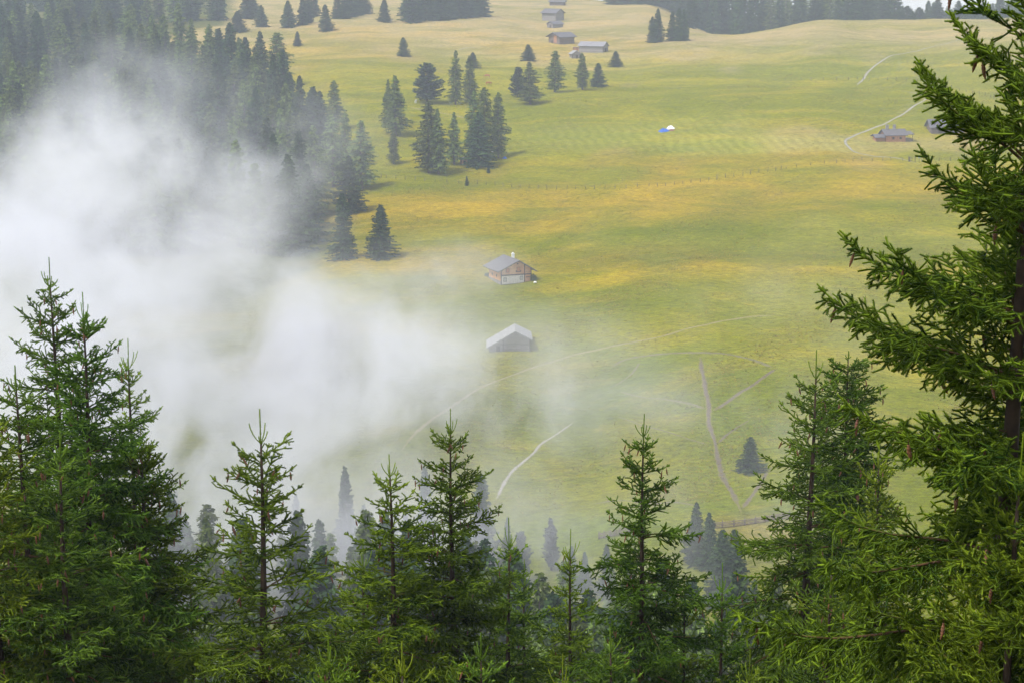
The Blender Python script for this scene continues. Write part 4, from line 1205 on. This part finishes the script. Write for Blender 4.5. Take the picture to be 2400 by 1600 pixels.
def cow2(px, py, face, mat, label):
    me = bpy.data.meshes.new("cow"); o = bpy.data.objects.new("cow", me); COL.objects.link(o)
    pts = [((-.72,0,1.05),.30),((-.1,0,.98),.36),((.5,0,1.0),.33),((.85,0,1.05),.19),((1.1,0,.85),.16),((1.28,0,.62),.14),((1.38,0,.38),.08),((-1.0,0,1.1),.05),((-1.06,0,.6),.03)]
    ed = [(0,1),(1,2),(2,3),(3,4),(4,5),(5,6),(0,7),(7,8)]
    for s_ in (-1, 1):
        b0 = len(pts)
        pts += [((.52,.18*s_,.70),.13),((.54,.18*s_,.40),.07),((.53,.18*s_,.02),.06),((-.68,.19*s_,.72),.16),((-.84,.19*s_,.44),.08),((-.78,.19*s_,.02),.06),((1.15,.22*s_,.74),.04)]
        ed += [(2,b0),(b0,b0+1),(b0+1,b0+2),(0,b0+3),(b0+3,b0+4),(b0+4,b0+5),(4,b0+6)]
    me.from_pydata([p[0] for p in pts], ed, [])
    o.modifiers.new("skin", 'SKIN'); sub = o.modifiers.new("sub", 'SUBSURF'); sub.levels = 1; sub.render_levels = 1
    if not me.skin_vertices: print("no skin layer")
    else:
        for i, p in enumerate(pts): me.skin_vertices[0].data[i].radius = (p[1], p[1])
        me.skin_vertices[0].data[0].use_root = True
    me.materials.append(mat); o.location = hit(px, py); o.rotation_euler = (0, 0, face)
    return tag(o, label, "cow")
cow2(1142, 183, R(170), M_cowr, "red-brown cow grazing on the meadow, the upper of the two")
cow2(1145, 200, R(12), M_cowr, "red-brown cow grazing just above the tallest larches, the lower of the two")
cow2(975, 243, R(80), M_coww, "white cow under the broad stone pine")

# ------------------------------------------------------------------ haze and mist
def volbox(name, lo, hi, mat, label):
    m_ = MB(); m_.box(*lo, *hi); o = m_.build(name, mat); return tag(o, label, kind="stuff")
hm = bpy.data.materials.new("haze"); hm.use_nodes = True; t = NT(hm); t.n.remove(t.n['Principled BSDF'])
pv = t.new('ShaderNodeVolumePrincipled'); pv.inputs['Color'].default_value = (.78, .85, 1.0, 1); pv.inputs['Density'].default_value = .00031
pv.inputs['Anisotropy'].default_value = .0
t.l.new(pv.outputs[0], t.n['Material Output'].inputs['Volume'])
volbox("haze", (-3300, -61.5, -235), (3300, 3330, 122), hm, "pale blue haze in the air")

fm = bpy.data.materials.new("mist"); fm.use_nodes = True; t = NT(fm); t.n.remove(t.n['Principled BSDF'])
pos = t.new('ShaderNodeNewGeometry').outputs['Position']
BL = [ # px, py, Y, rx, ry, rz, amount  (radii in metres; smooth falloff)
 (200, 380, 425, 30, 60, 19, .95), (60, 640, 350, 40, 60, 26, 1.0), (430, 600, 390, 40, 50, 20, .62), (120, 900, 300, 36, 50, 22, 1.0),
 (640, 820, 360, 50, 45, 21, .74), (850, 950, 335, 56, 44, 18, .62), (560, 1130, 290, 34, 36, 18, 1.0), (1080, 800, 370, 44, 24, 11, .30),
 (1010, 640, 400, 26, 30, 10, .3), (1000, 1180, 270, 30, 20, 14, .34), (1260, 940, 330, 46, 26, 14, .17), (1900, 740, 380, 40, 30, 17, .13),
 (1720, 1000, 320, 34, 24, 14, .13), (520, 430, 470, 36, 50, 14, .34), (200, 190, 500, 44, 60, 14, .22), (900, 900, 345, 70, 50, 24, .14), (1500, 1120, 290, 70, 40, 20, .04), (560, 330, 500, 50, 60, 22, .16), (1650, 1300, 255, 40, 24, 16, .22), (1150, 1330, 250, 40, 24, 12, .30), (720, 1270, 255, 42, 26, 15, .75),
]
acc = None
for px, py, Yb, rx, ry, rz_, am in BL:
    c = at(px, py, Yb)
    v = t.vmath('MULTIPLY', t.vmath('SUBTRACT', pos, tuple(c)), (1/rx, 1/ry, 1/rz_))
    k = t.rng(t.vmath('LENGTH', v), 1.0, .0, 0, am, smooth=True)
    acc = k if acc is None else t.math('ADD', acc, k)
mp = t.new('ShaderNodeMapping'); t.put(mp, 'Vector', pos); mp.inputs['Scale'].default_value = (1, .5, 1); mp.inputs['Rotation'].default_value = (0, R(18), 0)
nz = t.noise(mp.outputs[0], .046, 6, .70, .30)
den = t.math('MULTIPLY', t.rng(nz, .41, .63, .05, 1.75), acc)
den = t.math('MULTIPLY', den, .058)
pv = t.new('ShaderNodeVolumePrincipled'); pv.inputs['Color'].default_value = (.945, .948, 1.0, 1)
pv.inputs['Anisotropy'].default_value = .0; t.put(pv, 'Density', den)
t.l.new(pv.outputs[0], t.n['Material Output'].inputs['Volume'])
fo = volbox("mist", (-110, 205, 2), (75, 590, 92), fm, "thick white mist drifting up from the valley on the left")
fm.cycles.volume_step_rate = .4

# ------------------------------------------------------------------ light
w = bpy.data.worlds.new("World"); scn.world = w; w.use_nodes = True
t = NT(w); bg = t.n['Background']
SUN_EL, SUN_AZ = 58, 235      # azimuth clockwise from +Y : behind and left of the camera
sky = t.new('ShaderNodeTexSky'); sky.sky_type = 'NISHITA'; sky.sun_disc = False
sky.sun_elevation = R(SUN_EL); sky.sun_rotation = R(SUN_AZ); sky.air_density = 1.0; sky.dust_density = 2.5; sky.altitude = 1800
hs = t.new('ShaderNodeHueSaturation'); hs.inputs['Saturation'].default_value = .30; t.l.new(sky.outputs[0], hs.inputs['Color'])
t.l.new(hs.outputs[0], bg.inputs['Color']); bg.inputs['Strength'].default_value = .10
sl = bpy.data.lights.new("sun", 'SUN'); sl.energy = 1.5; sl.angle = R(12); sl.color = (1, .965, .91)
so = bpy.data.objects.new("sun", sl); COL.objects.link(so)
az, el = R(SUN_AZ), R(SUN_EL)
dirv = Vector((math.sin(az)*math.cos(el), math.cos(az)*math.cos(el), math.sin(el)))
so.rotation_euler = dirv.to_track_quat('Z', 'Y').to_euler(); so.location = (0, -20, 300)

scn.view_settings.view_transform = 'Standard'; scn.view_settings.look = 'None'
scn.view_settings.exposure = 1.42; scn.view_settings.gamma = 1
cy = scn.cycles
cy.max_bounces = 6; cy.diffuse_bounces = 2; cy.glossy_bounces = 2; cy.transmission_bounces = 2; cy.volume_bounces = 2; cy.transparent_max_bounces = 8
cy.use_denoising = True; cy.use_adaptive_sampling = True; cy.adaptive_threshold = .03
cy.sample_clamp_indirect = 6; cy.volume_max_steps = 256
cy.caustics_reflective = False; cy.caustics_refractive = False
print("meshes:", len(bpy.data.meshes), "near faces", [len(n[0].polygons) for n in NEAR])
